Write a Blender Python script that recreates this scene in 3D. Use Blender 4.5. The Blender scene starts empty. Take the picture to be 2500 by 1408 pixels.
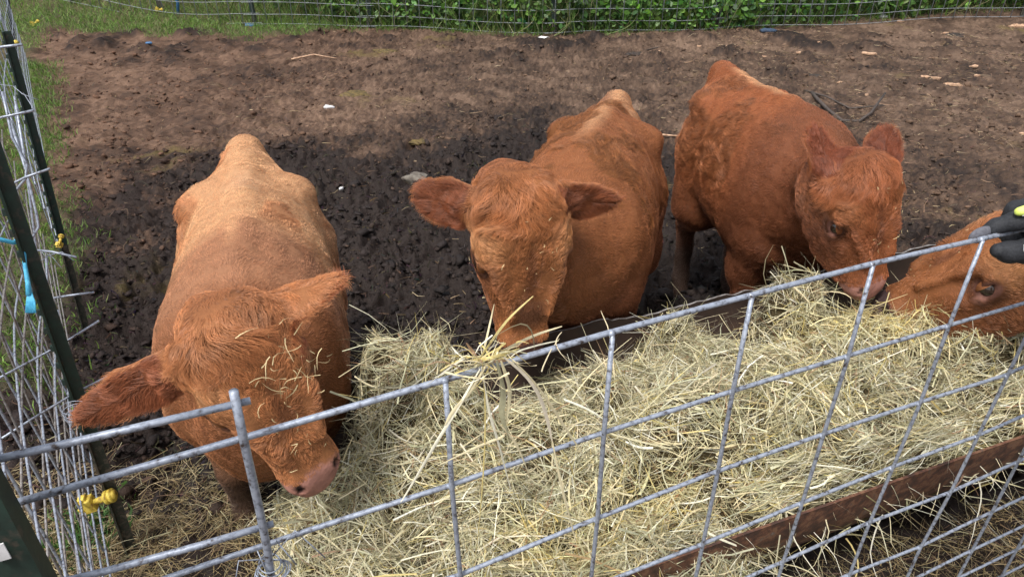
import bpy, math, random
import numpy as np
from mathutils import Vector

random.seed(7)
RNG = np.random.default_rng(7)
scene = bpy.context.scene

# ------------------------------------------------------------------ camera
F_PX, PITCH, ROLL, CAM_H = 1770.0, math.radians(32.0), math.radians(0.35), 1.76
IW, IH = 2500.0, 1408.0
cam_d = bpy.data.cameras.new('camera'); cam = bpy.data.objects.new('camera', cam_d)
scene.collection.objects.link(cam); scene.camera = cam
cam_d.sensor_width = 36.0; cam_d.lens = 36.0*F_PX/IW
cam_d.clip_start = 0.02; cam_d.clip_end = 500
cam.location = (0, 0, CAM_H)
cam.rotation_mode = 'XYZ'
from mathutils import Matrix
cam.rotation_euler = (Matrix.Rotation(math.pi/2-PITCH, 3, 'X') @ Matrix.Rotation(ROLL, 3, 'Z')).to_euler('XYZ')

# ------------------------------------------------------------------ light: bright overcast
SUN_EL, SUN_AZ = math.radians(62), math.radians(215)
world = bpy.data.worlds.new('World'); scene.world = world; world.use_nodes = True
wn = world.node_tree; wn.nodes.clear()
sky = wn.nodes.new('ShaderNodeTexSky'); sky.sky_type = 'NISHITA'; sky.sun_disc = False
sky.sun_elevation = SUN_EL; sky.sun_rotation = SUN_AZ
sky.air_density = 1.0; sky.dust_density = 4.0; sky.ozone_density = 1.0
bgn = wn.nodes.new('ShaderNodeBackground'); bgn.inputs['Strength'].default_value = 0.09
wo = wn.nodes.new('ShaderNodeOutputWorld')
hs = wn.nodes.new('ShaderNodeHueSaturation'); hs.inputs['Saturation'].default_value = 0.35
wn.links.new(sky.outputs[0], hs.inputs['Color']); wn.links.new(hs.outputs[0], bgn.inputs['Color'])
wn.links.new(bgn.outputs[0], wo.inputs['Surface'])
sl = bpy.data.lights.new('sun', 'SUN'); sl.energy = 1.5; sl.angle = math.radians(12); sl.color = (1.0, 0.96, 0.9)
so = bpy.data.objects.new('sun', sl); scene.collection.objects.link(so)
sdir = Vector((math.sin(SUN_AZ)*math.cos(SUN_EL), math.cos(SUN_AZ)*math.cos(SUN_EL), math.sin(SUN_EL)))
so.rotation_euler = sdir.to_track_quat('Z', 'Y').to_euler(); so.location = sdir*20
scene.view_settings.view_transform = 'Standard'; scene.view_settings.look = 'None'
scene.view_settings.exposure = 1.1; scene.view_settings.gamma = 1.0
scene.cycles.max_bounces = 5; scene.cycles.diffuse_bounces = 3; scene.cycles.glossy_bounces = 2
scene.cycles.transmission_bounces = 2; scene.cycles.transparent_max_bounces = 4
scene.cycles.sample_clamp_indirect = 4.0

# ------------------------------------------------------------------ helpers
C = scene.collection
def ray(px, py):
    a = (px-IW/2)/F_PX; b = (IH/2-py)/F_PX
    r = a*math.cos(ROLL)+b*math.sin(ROLL); u = -a*math.sin(ROLL)+b*math.cos(ROLL)
    return np.array([r, math.cos(PITCH)+u*math.sin(PITCH), -math.sin(PITCH)+u*math.cos(PITCH)])
CAMP = np.array([0, 0, CAM_H])
def atz(px, py, z): d = ray(px, py); return CAMP+d*(z-CAM_H)/d[2]
def atd(px, py, t): return CAMP+ray(px, py)*t
def atplane(px, py, p0, n): d = ray(px, py); return CAMP+d*(np.dot(n, np.array(p0)-CAMP)/np.dot(n, d))
RIGHT = np.array([1, 0, 0.]); UPV = np.array([0, math.sin(PITCH), math.cos(PITCH)]); TOW = np.array([0, -math.cos(PITCH), math.sin(PITCH)])
def camvec(r, u, t): v = RIGHT*r+UPV*u+TOW*t; return v/np.linalg.norm(v)
def nrm(v): v = np.asarray(v, float); return v/(np.linalg.norm(v, axis=-1, keepdims=True)+1e-9)
def smooth(a, b, x): t = np.clip((np.asarray(x, float)-a)/(b-a), 0, 1); return t*t*(3-2*t)
def lerp(a, b, t): return a+(b-a)*t

_perm = RNG.permutation(4096).astype(np.int64); _perm = np.concatenate([_perm, _perm])
_grad = nrm(RNG.normal(size=(4096, 3)))
def gnoise(p, seed=0):
    p = np.asarray(p, float)+seed*17.31
    i = np.floor(p).astype(np.int64); f = p-i; w = f*f*f*(f*(f*6-15)+10)
    out = 0
    for dx in (0, 1):
        hx = _perm[(i[..., 0]+dx) & 4095]
        for dy in (0, 1):
            hy = _perm[(hx+i[..., 1]+dy) & 4095]
            for dz in (0, 1):
                h = _perm[(hy+i[..., 2]+dz) & 4095]
                g = _grad[h]
                d = g[..., 0]*(f[..., 0]-dx)+g[..., 1]*(f[..., 1]-dy)+g[..., 2]*(f[..., 2]-dz)
                wt = (w[..., 0] if dx else 1-w[..., 0])*(w[..., 1] if dy else 1-w[..., 1])*(w[..., 2] if dz else 1-w[..., 2])
                out = out+d*wt
    return out*1.6
def fbm(p, octaves=4, seed=0, gain=0.5):
    p = np.asarray(p, float); a, s, out = 1.0, 0.0, 0
    for k in range(octaves):
        out = out+a*gnoise(p*(2.03**k), seed+k*3); s += a; a *= gain
    return out/s
def P3(x, y, z=0.0): x, y = np.broadcast_arrays(x, y); return np.stack([x, y, np.zeros_like(x)+z], -1)

def fast_mesh(name, verts, quads=None, tris=None, colors=None, smooth_shade=True):
    me = bpy.data.meshes.new(name)
    verts = np.asarray(verts, np.float32)
    quads = np.zeros((0, 4), np.int32) if quads is None else np.asarray(quads, np.int32)
    tris = np.zeros((0, 3), np.int32) if tris is None else np.asarray(tris, np.int32)
    me.vertices.add(len(verts)); me.vertices.foreach_set('co', verts.ravel())
    nl = len(quads)*4+len(tris)*3; me.loops.add(nl)
    me.loops.foreach_set('vertex_index', np.concatenate([quads.ravel(), tris.ravel()]))
    me.polygons.add(len(quads)+len(tris))
    ls = np.concatenate([np.arange(len(quads))*4, len(quads)*4+np.arange(len(tris))*3]).astype(np.int32)
    me.polygons.foreach_set('loop_start', ls)
    me.update(calc_edges=True)
    if smooth_shade: me.polygons.foreach_set('use_smooth', np.ones(len(me.polygons), bool))
    if colors is not None:
        at = me.color_attributes.new('Col', 'FLOAT_COLOR', 'POINT')
        c = np.ones((len(verts), 4), np.float32); c[:, :3] = colors
        at.data.foreach_set('color', c.ravel())
    me.update(); return me

class MB:
    """collects shapes, then links them as ONE mesh object"""
    def __init__(s): s.v = []; s.f = []; s.n = 0
    def add(s, v, f):
        v = np.asarray(v, float); s.v.append(v); s.f += [tuple(int(i)+s.n for i in q) for q in f]; s.n += len(v)
    def tube(s, pts, r, n=8, cap=True):
        pts = np.asarray(pts, float); m = len(pts); r = np.broadcast_to(np.asarray(r, float), (m,))
        t = np.gradient(pts, axis=0); t = nrm(t)
        up = np.array([0, 0, 1.]) if abs(t[0][2]) < .9 else np.array([1., 0, 0])
        a = nrm(np.cross(t[0], up)); vs = []
        for i in range(m):
            a = nrm(a-t[i]*np.dot(a, t[i])); b = np.cross(t[i], a)
            ang = np.arange(n)*2*math.pi/n
            vs.append(pts[i]+r[i]*(np.cos(ang)[:, None]*a+np.sin(ang)[:, None]*b))
        f = [(i*n+j, i*n+(j+1) % n, (i+1)*n+(j+1) % n, (i+1)*n+j) for i in range(m-1) for j in range(n)]
        if cap: f += [tuple(range(n-1, -1, -1)), tuple((m-1)*n+j for j in range(n))]
        s.add(np.concatenate(vs), f); return s
    def prism(s, poly, o, ax, ay, az, h, taper=1.0):
        """2-D polygon in the ax/ay plane extruded along az by h"""
        poly = np.asarray(poly, float); o, ax, ay, az = map(np.asarray, (o, ax, ay, az)); n = len(poly)
        a = o+poly[:, :1]*ax+poly[:, 1:]*ay; b = o+poly[:, :1]*ax*taper+poly[:, 1:]*ay*taper+az*h
        f = [(i, (i+1) % n, n+(i+1) % n, n+i) for i in range(n)]+[tuple(range(n-1, -1, -1)), tuple(range(n, 2*n))]
        s.add(np.concatenate([a, b]), f); return s
    def box(s, c, size, ax=(1, 0, 0), ay=(0, 1, 0), az=(0, 0, 1)):
        x, y, z = np.asarray(size)/2; c = np.asarray(c, float)-np.asarray(az)*z
        return s.prism([(-x, -y), (x, -y), (x, y), (-x, y)], c, np.asarray(ax, float), np.asarray(ay, float), np.asarray(az, float), 2*z)
    def ribbon(s, pts, w, nv):
        pts = np.asarray(pts, float); t = nrm(np.gradient(pts, axis=0)); sd = nrm(np.cross(t, np.asarray(nv, float)))
        w = np.broadcast_to(np.asarray(w, float), (len(pts),))[:, None]
        v = np.concatenate([pts-sd*w/2, pts+sd*w/2]); m = len(pts)
        s.add(v, [(i, i+1, m+i+1, m+i) for i in range(m-1)]); return s
    def lump(s, c, r, seed=0, n=2, rough=.3, sq=(1, 1, 1)):
        import bmesh
        bm = bmesh.new(); bmesh.ops.create_icosphere(bm, subdivisions=n, radius=1)
        v = np.array([q.co[:] for q in bm.verts]); f = [[q.index for q in fc.verts] for fc in bm.faces]; bm.free()
        d = 1+rough*gnoise(v*1.3, seed)+rough*.4*gnoise(v*3.1, seed+5)
        s.add(np.asarray(c)+v*d[:, None]*r*np.asarray(sq), f); return s
    def build(s, name, mat, parent=None, sm=True, colors=None, bevel=0):
        me = bpy.data.meshes.new(name); me.from_pydata(np.concatenate(s.v).tolist(), [], s.f)
        if sm: me.polygons.foreach_set('use_smooth', np.ones(len(me.polygons), bool))
        me.update(); return link(name, me, mat, parent, bevel)
def link(name, me, mat, parent=None, bevel=0):
    o = bpy.data.objects.new(name, me); C.objects.link(o)
    if mat: me.materials.append(mat)
    if parent: o.parent = parent
    if bevel:
        b = o.modifiers.new('bevel', 'BEVEL'); b.width = bevel; b.segments = 2; b.limit_method = 'ANGLE'
    return o
def tag(o, label=None, cat=None, group=None, kind=None):
    if label: o['label'] = label
    if cat: o['category'] = cat
    if group: o['group'] = group
    if kind: o['kind'] = kind
    return o
def empty(name, label, cat, group=None):
    o = bpy.data.objects.new(name, None); C.objects.link(o); o.empty_display_size = .05
    return tag(o, label, cat, group)

# ------------------------------------------------------------------ materials
def mat(name, rough=.6, metal=0.0, spec=.5):
    m = bpy.data.materials.new(name); m.use_nodes = True; n = m.node_tree.nodes
    b = n['Principled BSDF']; b.inputs['Roughness'].default_value = rough; b.inputs['Metallic'].default_value = metal
    b.inputs['Specular IOR Level'].default_value = spec
    return m, m.node_tree, b
def noise_node(nt, scale, detail=4, rough=.55, coord='Object', dist=0):
    tc = nt.nodes.new('ShaderNodeTexCoord'); nz = nt.nodes.new('ShaderNodeTexNoise')
    nz.inputs['Scale'].default_value = scale; nz.inputs['Detail'].default_value = detail; nz.inputs['Roughness'].default_value = rough
    nz.inputs['Distortion'].default_value = dist
    nt.links.new(tc.outputs[coord], nz.inputs['Vector']); return nz
def ramp(nt, src, stops):
    r = nt.nodes.new('ShaderNodeValToRGB'); e = r.color_ramp.elements
    while len(e) < len(stops): e.new(.5)
    for k, (p, c) in enumerate(stops): e[k].position = p; e[k].color = (*c, 1) if len(c) == 3 else c
    nt.links.new(src, r.inputs[0]); return r
def bump(nt, bsdf, src, strength=.4, dist=.003):
    b = nt.nodes.new('ShaderNodeBump'); b.inputs['Strength'].default_value = strength; b.inputs['Distance'].default_value = dist
    nt.links.new(src, b.inputs['Height']); nt.links.new(b.outputs[0], bsdf.inputs['Normal']); return b
def ramp_mat(name, scale, stops, rough=.6, metal=0, bs=.4, bd=.002, detail=6, spec=.5, nr=.6):
    m, nt, b = mat(name, rough, metal, spec)
    nz = noise_node(nt, scale, detail, nr); r = ramp(nt, nz.outputs[0], stops)
    nt.links.new(r.outputs[0], b.inputs['Base Color'])
    if bs: bump(nt, b, nz.outputs[0], bs, bd)
    return m
def attr_mat(name, rough=.6, spec=.3, nscale=60, namt=.3, bs=.3, bd=.002, sheen=0, transl=0):
    m, nt, b = mat(name, rough, 0, spec)
    at = nt.nodes.new('ShaderNodeAttribute'); at.attribute_name = 'Col'
    col = at.outputs['Color']
    if namt:
        nz = noise_node(nt, nscale, 5)
        mr = nt.nodes.new('ShaderNodeMapRange'); mr.inputs['To Min'].default_value = 1-namt; mr.inputs['To Max'].default_value = 1+namt
        mr.inputs['From Min'].default_value = .3; mr.inputs['From Max'].default_value = .7
        nt.links.new(nz.outputs[0], mr.inputs[0])
        vm = nt.nodes.new('ShaderNodeVectorMath'); vm.operation = 'SCALE'
        nt.links.new(col, vm.inputs[0]); nt.links.new(mr.outputs[0], vm.inputs['Scale']); col = vm.outputs[0]
        if bs: bump(nt, b, nz.outputs[0], bs, bd)
    nt.links.new(col, b.inputs['Base Color'])
    if sheen: b.inputs['Sheen Weight'].default_value = sheen; b.inputs['Sheen Roughness'].default_value = .5
    if transl:
        tr = nt.nodes.new('ShaderNodeBsdfTranslucent'); mx = nt.nodes.new('ShaderNodeMixShader'); mx.inputs[0].default_value = transl
        nt.links.new(col, tr.inputs[0]); nt.links.new(b.outputs[0], mx.inputs[1]); nt.links.new(tr.outputs[0], mx.inputs[2])
        nt.links.new(mx.outputs[0], nt.nodes['Material Output'].inputs[0])
    return m

M = {}
M['mud'] = attr_mat('mud', rough=.68, spec=.24, nscale=140, namt=.35, bs=.9, bd=.006)
M['hay'] = attr_mat('hay', rough=.55, spec=.35, nscale=200, namt=.12, bs=0, transl=.22)
M['haybase'] = attr_mat('hay_core', rough=.9, spec=.1, nscale=160, namt=.5, bs=1, bd=.01)
M['grass'] = attr_mat('grass', rough=.5, spec=.3, namt=0, transl=.3)
M['leaf'] = attr_mat('leaf', rough=.45, spec=.4, namt=0, transl=.3)
M['hide'] = attr_mat('hide', rough=.7, spec=.2, nscale=150, namt=.12, bs=.5, bd=.003)
M['fur'] = attr_mat('fur', rough=.42, spec=.5, namt=0)
M['steel'] = ramp_mat('galvanised_steel', 130, [(.33, (.06, .045, .04)), (.41, (.22, .24, .29)), (.52, (.33, .37, .45)), (.8, (.44, .48, .55))], rough=.42, metal=.35, bs=.5, bd=.0015)
M['farwire'] = ramp_mat('far_wire', 60, [(.3, (.20, .22, .24)), (.7, (.34, .37, .40))], rough=.6, metal=0, bs=0)
M['oldsteel'] = ramp_mat('dull_steel', 120, [(.3, (.10, .075, .06)), (.5, (.21, .195, .19)), (.7, (.30, .30, .31))], rough=.6, metal=.3, bs=.4)
M['rust'] = ramp_mat('rusty_iron', 28, [(.33, (.03, .017, .013)), (.44, (.065, .030, .020)), (.52, (.12, .050, .028)), (.58, (.20, .10, .055)), (.63, (.10, .055, .038)), (.72, (.18, .145, .12))], rough=.7, bs=.7, bd=.003, detail=9, nr=.7)
M['trough_in'] = ramp_mat('dark_worn_iron', 9, [(.3, (.030, .020, .018)), (.6, (.055, .034, .028)), (.8, (.09, .05, .035))], rough=.55, bs=.3)
M['cutedge'] = ramp_mat('torn_edge_metal', 60, [(.3, (.12, .1, .09)), (.7, (.4, .38, .37))], rough=.5, metal=.4)
M['green'] = ramp_mat('green_post_paint', 45, [(.33, (.05, .045, .035)), (.43, (.012, .026, .02)), (.75, (.018, .045, .034))], rough=.6, bs=.4)
M['dirtygreen'] = ramp_mat('muddy_post_paint', 55, [(.38, (.06, .045, .035)), (.5, (.02, .03, .02)), (.62, (.10, .08, .06))], rough=.75, bs=.6)
M['blue'] = ramp_mat('blue_twine', 90, [(.3, (.04, .32, .55)), (.7, (.12, .55, .80))], rough=.5, bs=.5)
M['yellow'] = ramp_mat('yellow_plastic', 70, [(.35, (.30, .18, .04)), (.5, (.62, .46, .06)), (.7, (.78, .62, .14))], rough=.6, bs=.2)
M['white'] = ramp_mat('white_scrap', 30, [(.3, (.5, .5, .5)), (.7, (.8, .8, .82))], rough=.6, bs=.3)
M['ragblue'] = ramp_mat('dirty_blue_cloth', 30, [(.3, (.02, .03, .05)), (.7, (.05, .09, .16))], rough=.9)
M['bluescrap'] = ramp_mat('blue_scrap', 30, [(.3, (.03, .10, .22)), (.7, (.06, .2, .42))], rough=.5)
M['bark'] = ramp_mat('grey_stick', 50, [(.3, (.035, .026, .022)), (.7, (.10, .08, .07))], rough=.8, bs=.5)
M['wood'] = ramp_mat('split_wood', 40, [(.3, (.30, .17, .10)), (.7, (.62, .42, .28))], rough=.75, bs=.4)
M['stone'] = ramp_mat('mud_stained_stone', 25, [(.35, (.07, .055, .045)), (.65, (.2, .18, .15))], rough=.85, bs=.6, bd=.006)
M['dung'] = ramp_mat('olive_dung', 30, [(.35, (.05, .035, .012)), (.65, (.16, .11, .035))], rough=.8, bs=.8, bd=.008)
M['darkdung'] = ramp_mat('dark_dung', 30, [(.35, (.015, .012, .01)), (.65, (.05, .035, .028))], rough=.7, bs=.8, bd=.008)
M['eye'] = ramp_mat('eye', 20, [(.3, (.008, .005, .004)), (.7, (.03, .018, .012))], rough=.08, bs=0, spec=.8)
M['glove'] = ramp_mat('black_glove_fabric', 350, [(.3, (.008, .009, .012)), (.7, (.03, .033, .04))], rough=.75, bs=.8, bd=.001)
M['glovegrey'] = ramp_mat('grey_glove_suede', 200, [(.3, (.09, .09, .11)), (.7, (.15, .155, .18))], rough=.9, bs=.5, bd=.001)
M['hivis'] = ramp_mat('hivis_fabric', 200, [(.3, (.62, .78, .12)), (.7, (.8, .9, .25))], rough=.7, bs=.3)
M['sleeve'] = ramp_mat('dark_sleeve', 80, [(.3, (.02, .025, .04)), (.7, (.05, .055, .08))], rough=.85, bs=.4)
M['skin'] = ramp_mat('skin', 30, [(.3, (.45, .25, .18)), (.7, (.55, .32, .24))], rough=.5, bs=.1)
M['denim'] = ramp_mat('denim', 150, [(.3, (.03, .05, .10)), (.7, (.08, .11, .19))], rough=.85, bs=.3)
M['hair'] = ramp_mat('brown_hair', 90, [(.3, (.03, .018, .01)), (.7, (.09, .055, .03))], rough=.6, bs=.8)
M['thread'] = ramp_mat('white_thread', 80, [(.3, (.6, .6, .62)), (.7, (.8, .8, .8))], rough=.7, bs=0)

# ------------------------------------------------------------------ ground
def gz_base(x, y):
    z = -0.20*smooth(1.45, 2.7, y)-.06*smooth(4, 9, y)
    z = z+1.0*smooth(9.3, 14, y)+1.2*smooth(14, 60, y)          # bank beyond the far fence
    z = z+.10*smooth(-.2, 2.5, (-x-.62*y-.35))                   # slight rise under the grass on the left
    return z
def wetness(x, y):
    c = np.clip(1.28-np.hypot((x+.05)/2.6, (y-2.8)/2.7), 0, 1)
    n = fbm(P3(x, y)*np.array([1.3, 1.3, 1]), 3, 4)
    return smooth(.0, .55, c+.45*n*(c > -1))
def mud_disp(x, y):
    p = P3(x, y)
    wet = wetness(x, y)
    amp = lerp(.75, 1.55, wet)*(1-.75*smooth(9.2, 10.5, y))
    amp = amp*lerp(.45, 1, smooth(1.35, 1.9, y))
    w = np.stack([gnoise(p*5, 21), gnoise(p*5, 22), p[..., 2]*0], -1)*.09
    n1 = gnoise((p+w)*6.5, 1); n2 = -np.abs(gnoise((p+w)*12, 2))+.25; n3 = gnoise((p+w*.7)*25, 3); n4 = gnoise((p+w*.5)*52, 4); n5 = gnoise(p*100, 5)
    return amp*(.030*n1+.034*n2+.026*n3+.022*n4*(.4+.6*smooth(-.2,.3,n1))+.010*n5)+.02*gnoise(p*1.4, 9)-.030*smooth(.22, .42, gnoise((p+w)*8.5, 51))*smooth(1.5, 2, y)*smooth(8.8, 8, y)+.07*smooth(.05, .45, fbm(p*2.2, 3, 147))*smooth(7.3, 8.2, y)*smooth(9.2, 8.8, y)
def gz(x, y): return gz_base(np.asarray(x, float), np.asarray(y, float))+mud_disp(np.asarray(x, float), np.asarray(y, float))
def gz1(x, y): return float(gz(np.array([x]), np.array([y]))[0])
def atground(px, py):
    z = -.2
    for _ in range(8):
        p = atz(px, py, z); z = .5*z+.5*float(gz_base(p[0], p[1]))
    p = atz(px, py, float(gz_base(p[0], p[1]))); p[2] = gz1(p[0], p[1]); return p
def fence_y(x): return np.interp(x, [-9, -5.8, -4.5, -3.1, -1.74, .47, 2.45, 6.7, 12], [11.5, 10.4, 9.9, 9.05, 9.0, 8.65, 9.0, 9.95, 11])
def grassiness(x, y):
    side = smooth(-.05, .28, (-x*.85-.53*y)+.02-.12*smooth(5.5, 3.5, y)+.30*fbm(P3(x, y)*1.1, 3, 31))*smooth(2.3, 3.4, y)
    side = side+smooth(.1, .35, (-x*.85-.53*y)-.05+.3*fbm(P3(x, y)*2.5, 2, 35))*(1-smooth(2.3, 3.4, y))*smooth(1.9, 2.4, y)*.8
    edge = fence_y(x)+.0+.3*fbm(P3(x, y)*.8, 3, 33)-.55*smooth(-1.5, -3, x)-.8*smooth(-3.2, -5, x)+.15*smooth(1, 3, x)
    far = smooth(0, .35, y-edge+.12*gnoise(P3(x, y)*6, 34))
    return np.clip(side+far, 0, 1)
def axis_nodes(lo, hi, fn):
    out = [lo]
    while out[-1] < hi: out.append(out[-1]+fn(out[-1]))
    return np.array(out)
def build_ground():
    xs = axis_nodes(-90, 90, lambda x: .013 if -2.4 < x < 3.0 else (.03 if -6.5 < x < 7.5 else min(6, .05+.12*max(-6.5-x, x-7.5, 0) if x > 0 or x > -6.5 else .05+.12*max(.2, -6.9-x))))
    ys = axis_nodes(-12, 110, lambda y: (.5 if y < -1 else .06) if y < .5 else (.0125 if y < 4 else (.02 if y < 6.5 else (.035 if y < 10 else min(5, .05+.13*(y-10))))))
    X, Y = np.meshgrid(xs, ys); sh = X.shape; X = X.ravel(); Y = Y.ravel()
    Z = gz(X, Y)
    nx, ny = len(xs), len(ys)
    idx = np.arange(nx*ny).reshape(ny, nx)
    q = np.stack([idx[:-1, :-1], idx[:-1, 1:], idx[1:, 1:], idx[1:, :-1]], -1).reshape(-1, 4)
    p = P3(X, Y); wet = wetness(X, Y)
    n1 = fbm(p*.9, 3, 40); n2 = fbm(p*5, 3, 41); n3 = fbm(p*30, 2, 42)
    dark = np.array([.020, .0135, .0115]); mid = np.array([.090, .056, .038]); light = np.array([.205, .136, .095]); red = np.array([.17, .095, .065])
    heaps = smooth(.05, .35, fbm(p*2.2, 3, 147))*smooth(7.3, 8.2, Y)*smooth(9.2, 8.8, Y)
    t = np.clip(.47-.45*heaps-.80*wet+.35*n1+.55*n2+.60*n3+.10*smooth(3.5, 7, Y), 0, 1)[:, None]
    col = np.where(t < .5, lerp(dark, mid, t*2), lerp(mid, light, t*2-1))
    col = col*lerp(1, .88, smooth(4, 7, Y))[:, None]
    rd = (smooth(0, -3, X)*.45)[:, None]; col = lerp(col, col*np.array([1.12, .93, .85]), rd)
    ol = (smooth(.30, .5, fbm(p*1.7, 4, 47))*smooth(-.1, .3, n2))[:, None]
    col = lerp(col, np.array([.115, .085, .03]), ol*.75)                       # olive dung patches
    gr = grassiness(X, Y)[:, None]; col = lerp(col, np.array([.075, .075, .035]), smooth(.3, 1, gr)*.7)
    me = fast_mesh('ground', np.stack([X, Y, Z], -1), q, colors=col)
    print('ground verts', len(X))
    return tag(link('ground', me, M['mud']), kind='structure')
build_ground()

# ------------------------------------------------------------------ strands (straw, grass, leaves)
def strands(name, mt, pos, dirs, nor, length, width, cols, segs=5, bend=.3, taper=True, kink=0, gravity=0):
    """N curved ribbons in one mesh"""
    N = len(pos); t = np.linspace(0, 1, segs+1)
    dirs = nrm(dirs); side = nrm(np.cross(dirs, nor)); up = nrm(np.cross(side, dirs))
    b1 = RNG.normal(size=(N, 1))*bend; b2 = RNG.normal(size=(N, 1))*bend*.5; k = RNG.normal(size=(N, 1))*kink; kp = RNG.uniform(.25, .75, (N, 1))
    L = length[:, None]
    u = L*(t-.0); v = L*(b1*(t*t-t)+k*np.maximum(t-kp, 0)); w = L*(b2*(t*t-t)*1.0)
    c = pos[:, None]+u[..., None]*dirs[:, None]+v[..., None]*side[:, None]+w[..., None]*up[:, None]
    if gravity: c[..., 2] -= gravity*(L*t)**2
    roll = RNG.uniform(-1.2, 1.2, (N, 1))+RNG.normal(size=(N, 1))*t*.8
    wd = (np.cos(roll)[..., None]*side[:, None]+np.sin(roll)[..., None]*up[:, None])
    prof = (1-.75*t**2) if taper else np.ones_like(t)
    hw = .5*width[:, None]*prof
    A = c-wd*hw[..., None]; B = c+wd*hw[..., None]
    V = np.stack([A, B], 2).reshape(-1, 3)
    base = (np.arange(N)*(segs+1)*2)[:, None]+np.arange(segs)*2
    q = np.stack([base, base+1, base+3, base+2], -1).reshape(-1, 4)
    cc = np.repeat(cols, (segs+1)*2, 0)
    me = fast_mesh(name, V, q, colors=cc, smooth_shade=False)
    return link(name, me, mt)
def pick(pal, N, wts=None):
    pal = np.array(pal); i = RNG.choice(len(pal), N, p=None if wts is None else np.array(wts)/sum(wts))
    return np.clip(pal[i]*RNG.uniform(.72, 1.2, (N, 1))+RNG.normal(size=(N, 3))*.008, .003, 1)
HAYPAL = [(.80, .71, .46), (.69, .62, .40), (.50, .48, .31), (.64, .53, .22), (.83, .80, .64), (.26, .23, .13), (.34, .22, .13), (.55, .54, .37)]
HAYW = [3, 4, 4, 1.5, 2.8, 2.4, 1.3, 3.4]
LITPAL = [(.42, .32, .17), (.30, .22, .12), (.52, .42, .25), (.20, .13, .08), (.34, .27, .13)]

# ------------------------------------------------------------------ trough
TH = math.radians(21.3); TD = np.array([math.cos(TH), math.sin(TH), 0]); TN = np.array([-math.sin(TH), math.cos(TH), 0])
TO = np.array([.263, .974, 0]); TR = .425; RIM = .45; S0, S1 = -.60, 3.3
def tpos(s, t, z=0): s, t, z = np.broadcast_arrays(np.asarray(s, float), np.asarray(t, float), np.asarray(z, float)); return TO+s[..., None]*TD+t[..., None]*TN+z[..., None]*np.array([0, 0, 1.])
def back_rim(s):
    # torn upper edge of the far side: height above the nominal rim
    return .02*gnoise(P3(np.asarray(s, float)*3.1, 0), 61)+.012*gnoise(P3(np.asarray(s, float)*17, 0), 62)+.02*(gnoise(P3(np.floor(np.asarray(s, float)*2.6)*1.7, .5), 63))
def build_trough():
    root = empty('feed_trough', 'rusty half-pipe iron trough heaped with hay behind the front wire panel', 'trough')
    ns, na = 300, 40
    s = np.linspace(S0, S1, ns); a = np.linspace(0, math.pi, na)
    def shell(R):
        A, S = np.meshgrid(a, s)
        t = TR-np.cos(A)*R; z = RIM-np.sin(A)*R
        top = smooth(2.75, math.pi, A); z = z+top*back_rim(S)
        den = .012*gnoise(np.stack([S*2.2, A*1.5, A*0], -1), 66)
        t = t+den*np.sin(A/2)
        return tpos(S, t, z)
    o, i = shell(TR), shell(TR-.007)
    idx = np.arange(ns*na).reshape(ns, na)
    q = np.stack([idx[:-1, :-1], idx[:-1, 1:], idx[1:, 1:], idx[1:, :-1]], -1).reshape(-1, 4)
    me = fast_mesh('outer_shell', o.reshape(-1, 3), q); link('outer_shell', me, M['rust'], root)
    me = fast_mesh('inner_lining', i.reshape(-1, 3), q[:, ::-1]); link('inner_lining', me, M['trough_in'], root)
    for nm, e, mt in (('torn_back_edge', -1, M['cutedge']), ('front_lip', 0, M['rust'])):
        v = np.concatenate([o[:, e], i[:, e]])+np.array([0, 0, .0015]); qq = [(k, k+1, ns+k+1, ns+k) for k in range(ns-1)]
        link(nm, fast_mesh(nm, v, np.array(qq)), mt, root)
    for nm, k in (('end_plate', 0), ('end_plate', ns-1)):
        ring = o[k].copy(); ring[:, 2] = np.minimum(ring[:, 2], .34 if k == 0 else 9); v = ring.tolist(); mb = MB(); mb.add(np.array(v), [tuple(range(len(v)))]); 
        mb.add(np.array(v)+TD*(.006 if k else -.006), [tuple(range(len(v)-1, -1, -1))])
        n = len(v); mb.f += [(j, j+1, n+j+1, n+j) for j in range(n-1)]+[(n-1, 0, n, 2*n-1)]
        mb.build('end_plate', M['rust'], root, sm=False)
build_trough()

# ------------------------------------------------------------------ hay heap
HB = [ # s, t, radius s, radius t, height
    (-.36, .75, .09, .13, .41), (-.21, .75, .08, .12, .37), (-.30, .60, .12, .10, .08), (-.28, .52, .18, .18, .12), (-.66, .6, .16, .35, -.04), (.05, .35, .3, .2, .05), (.22, .72, .17, .14, .15),
    (.22, .50, .30, .16, .06), (.42, .30, .3, .12, .06), (.55, .74, .12, .10, .30), (.55, .58, .2, .12, .05), (.96, .68, .12, .13, .31), (.90, .72, .08, .08, .10), (1.05, .5, .3, .14, .03), (1.3, .36, .3, .12, .06),
    (.75, .22, .3, .12, .03), (1.7, .3, .5, .15, .06), (2.3, .45, .4, .2, .05),
    (.12, .42, .05, .06, -.10), (-.12, .40, .05, .09, -.10), (.66, .40, .05, .07, -.09), (.98, .34, .07, .05, -.10), (.36, .62, .05, .05, -.08), (1.42, .40, .06, .06, -.09), (-.42, .35, .05, .08, -.08), (.30, .20, .06, .05, -.07),
    (.78, .72, .08, .16, -.09), (1.18, .27, .10, .07, -.10), (.78, .44, .07, .1, -.07),
    (1.0, .16, .2, .05, -.03), (1.75, .75, .3, .2, -.05), (1.5, .17, .14, .06, -.06), (.50, .42, .05, .12, -.06), (-.05, .25, .08, .1, -.04)]
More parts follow.
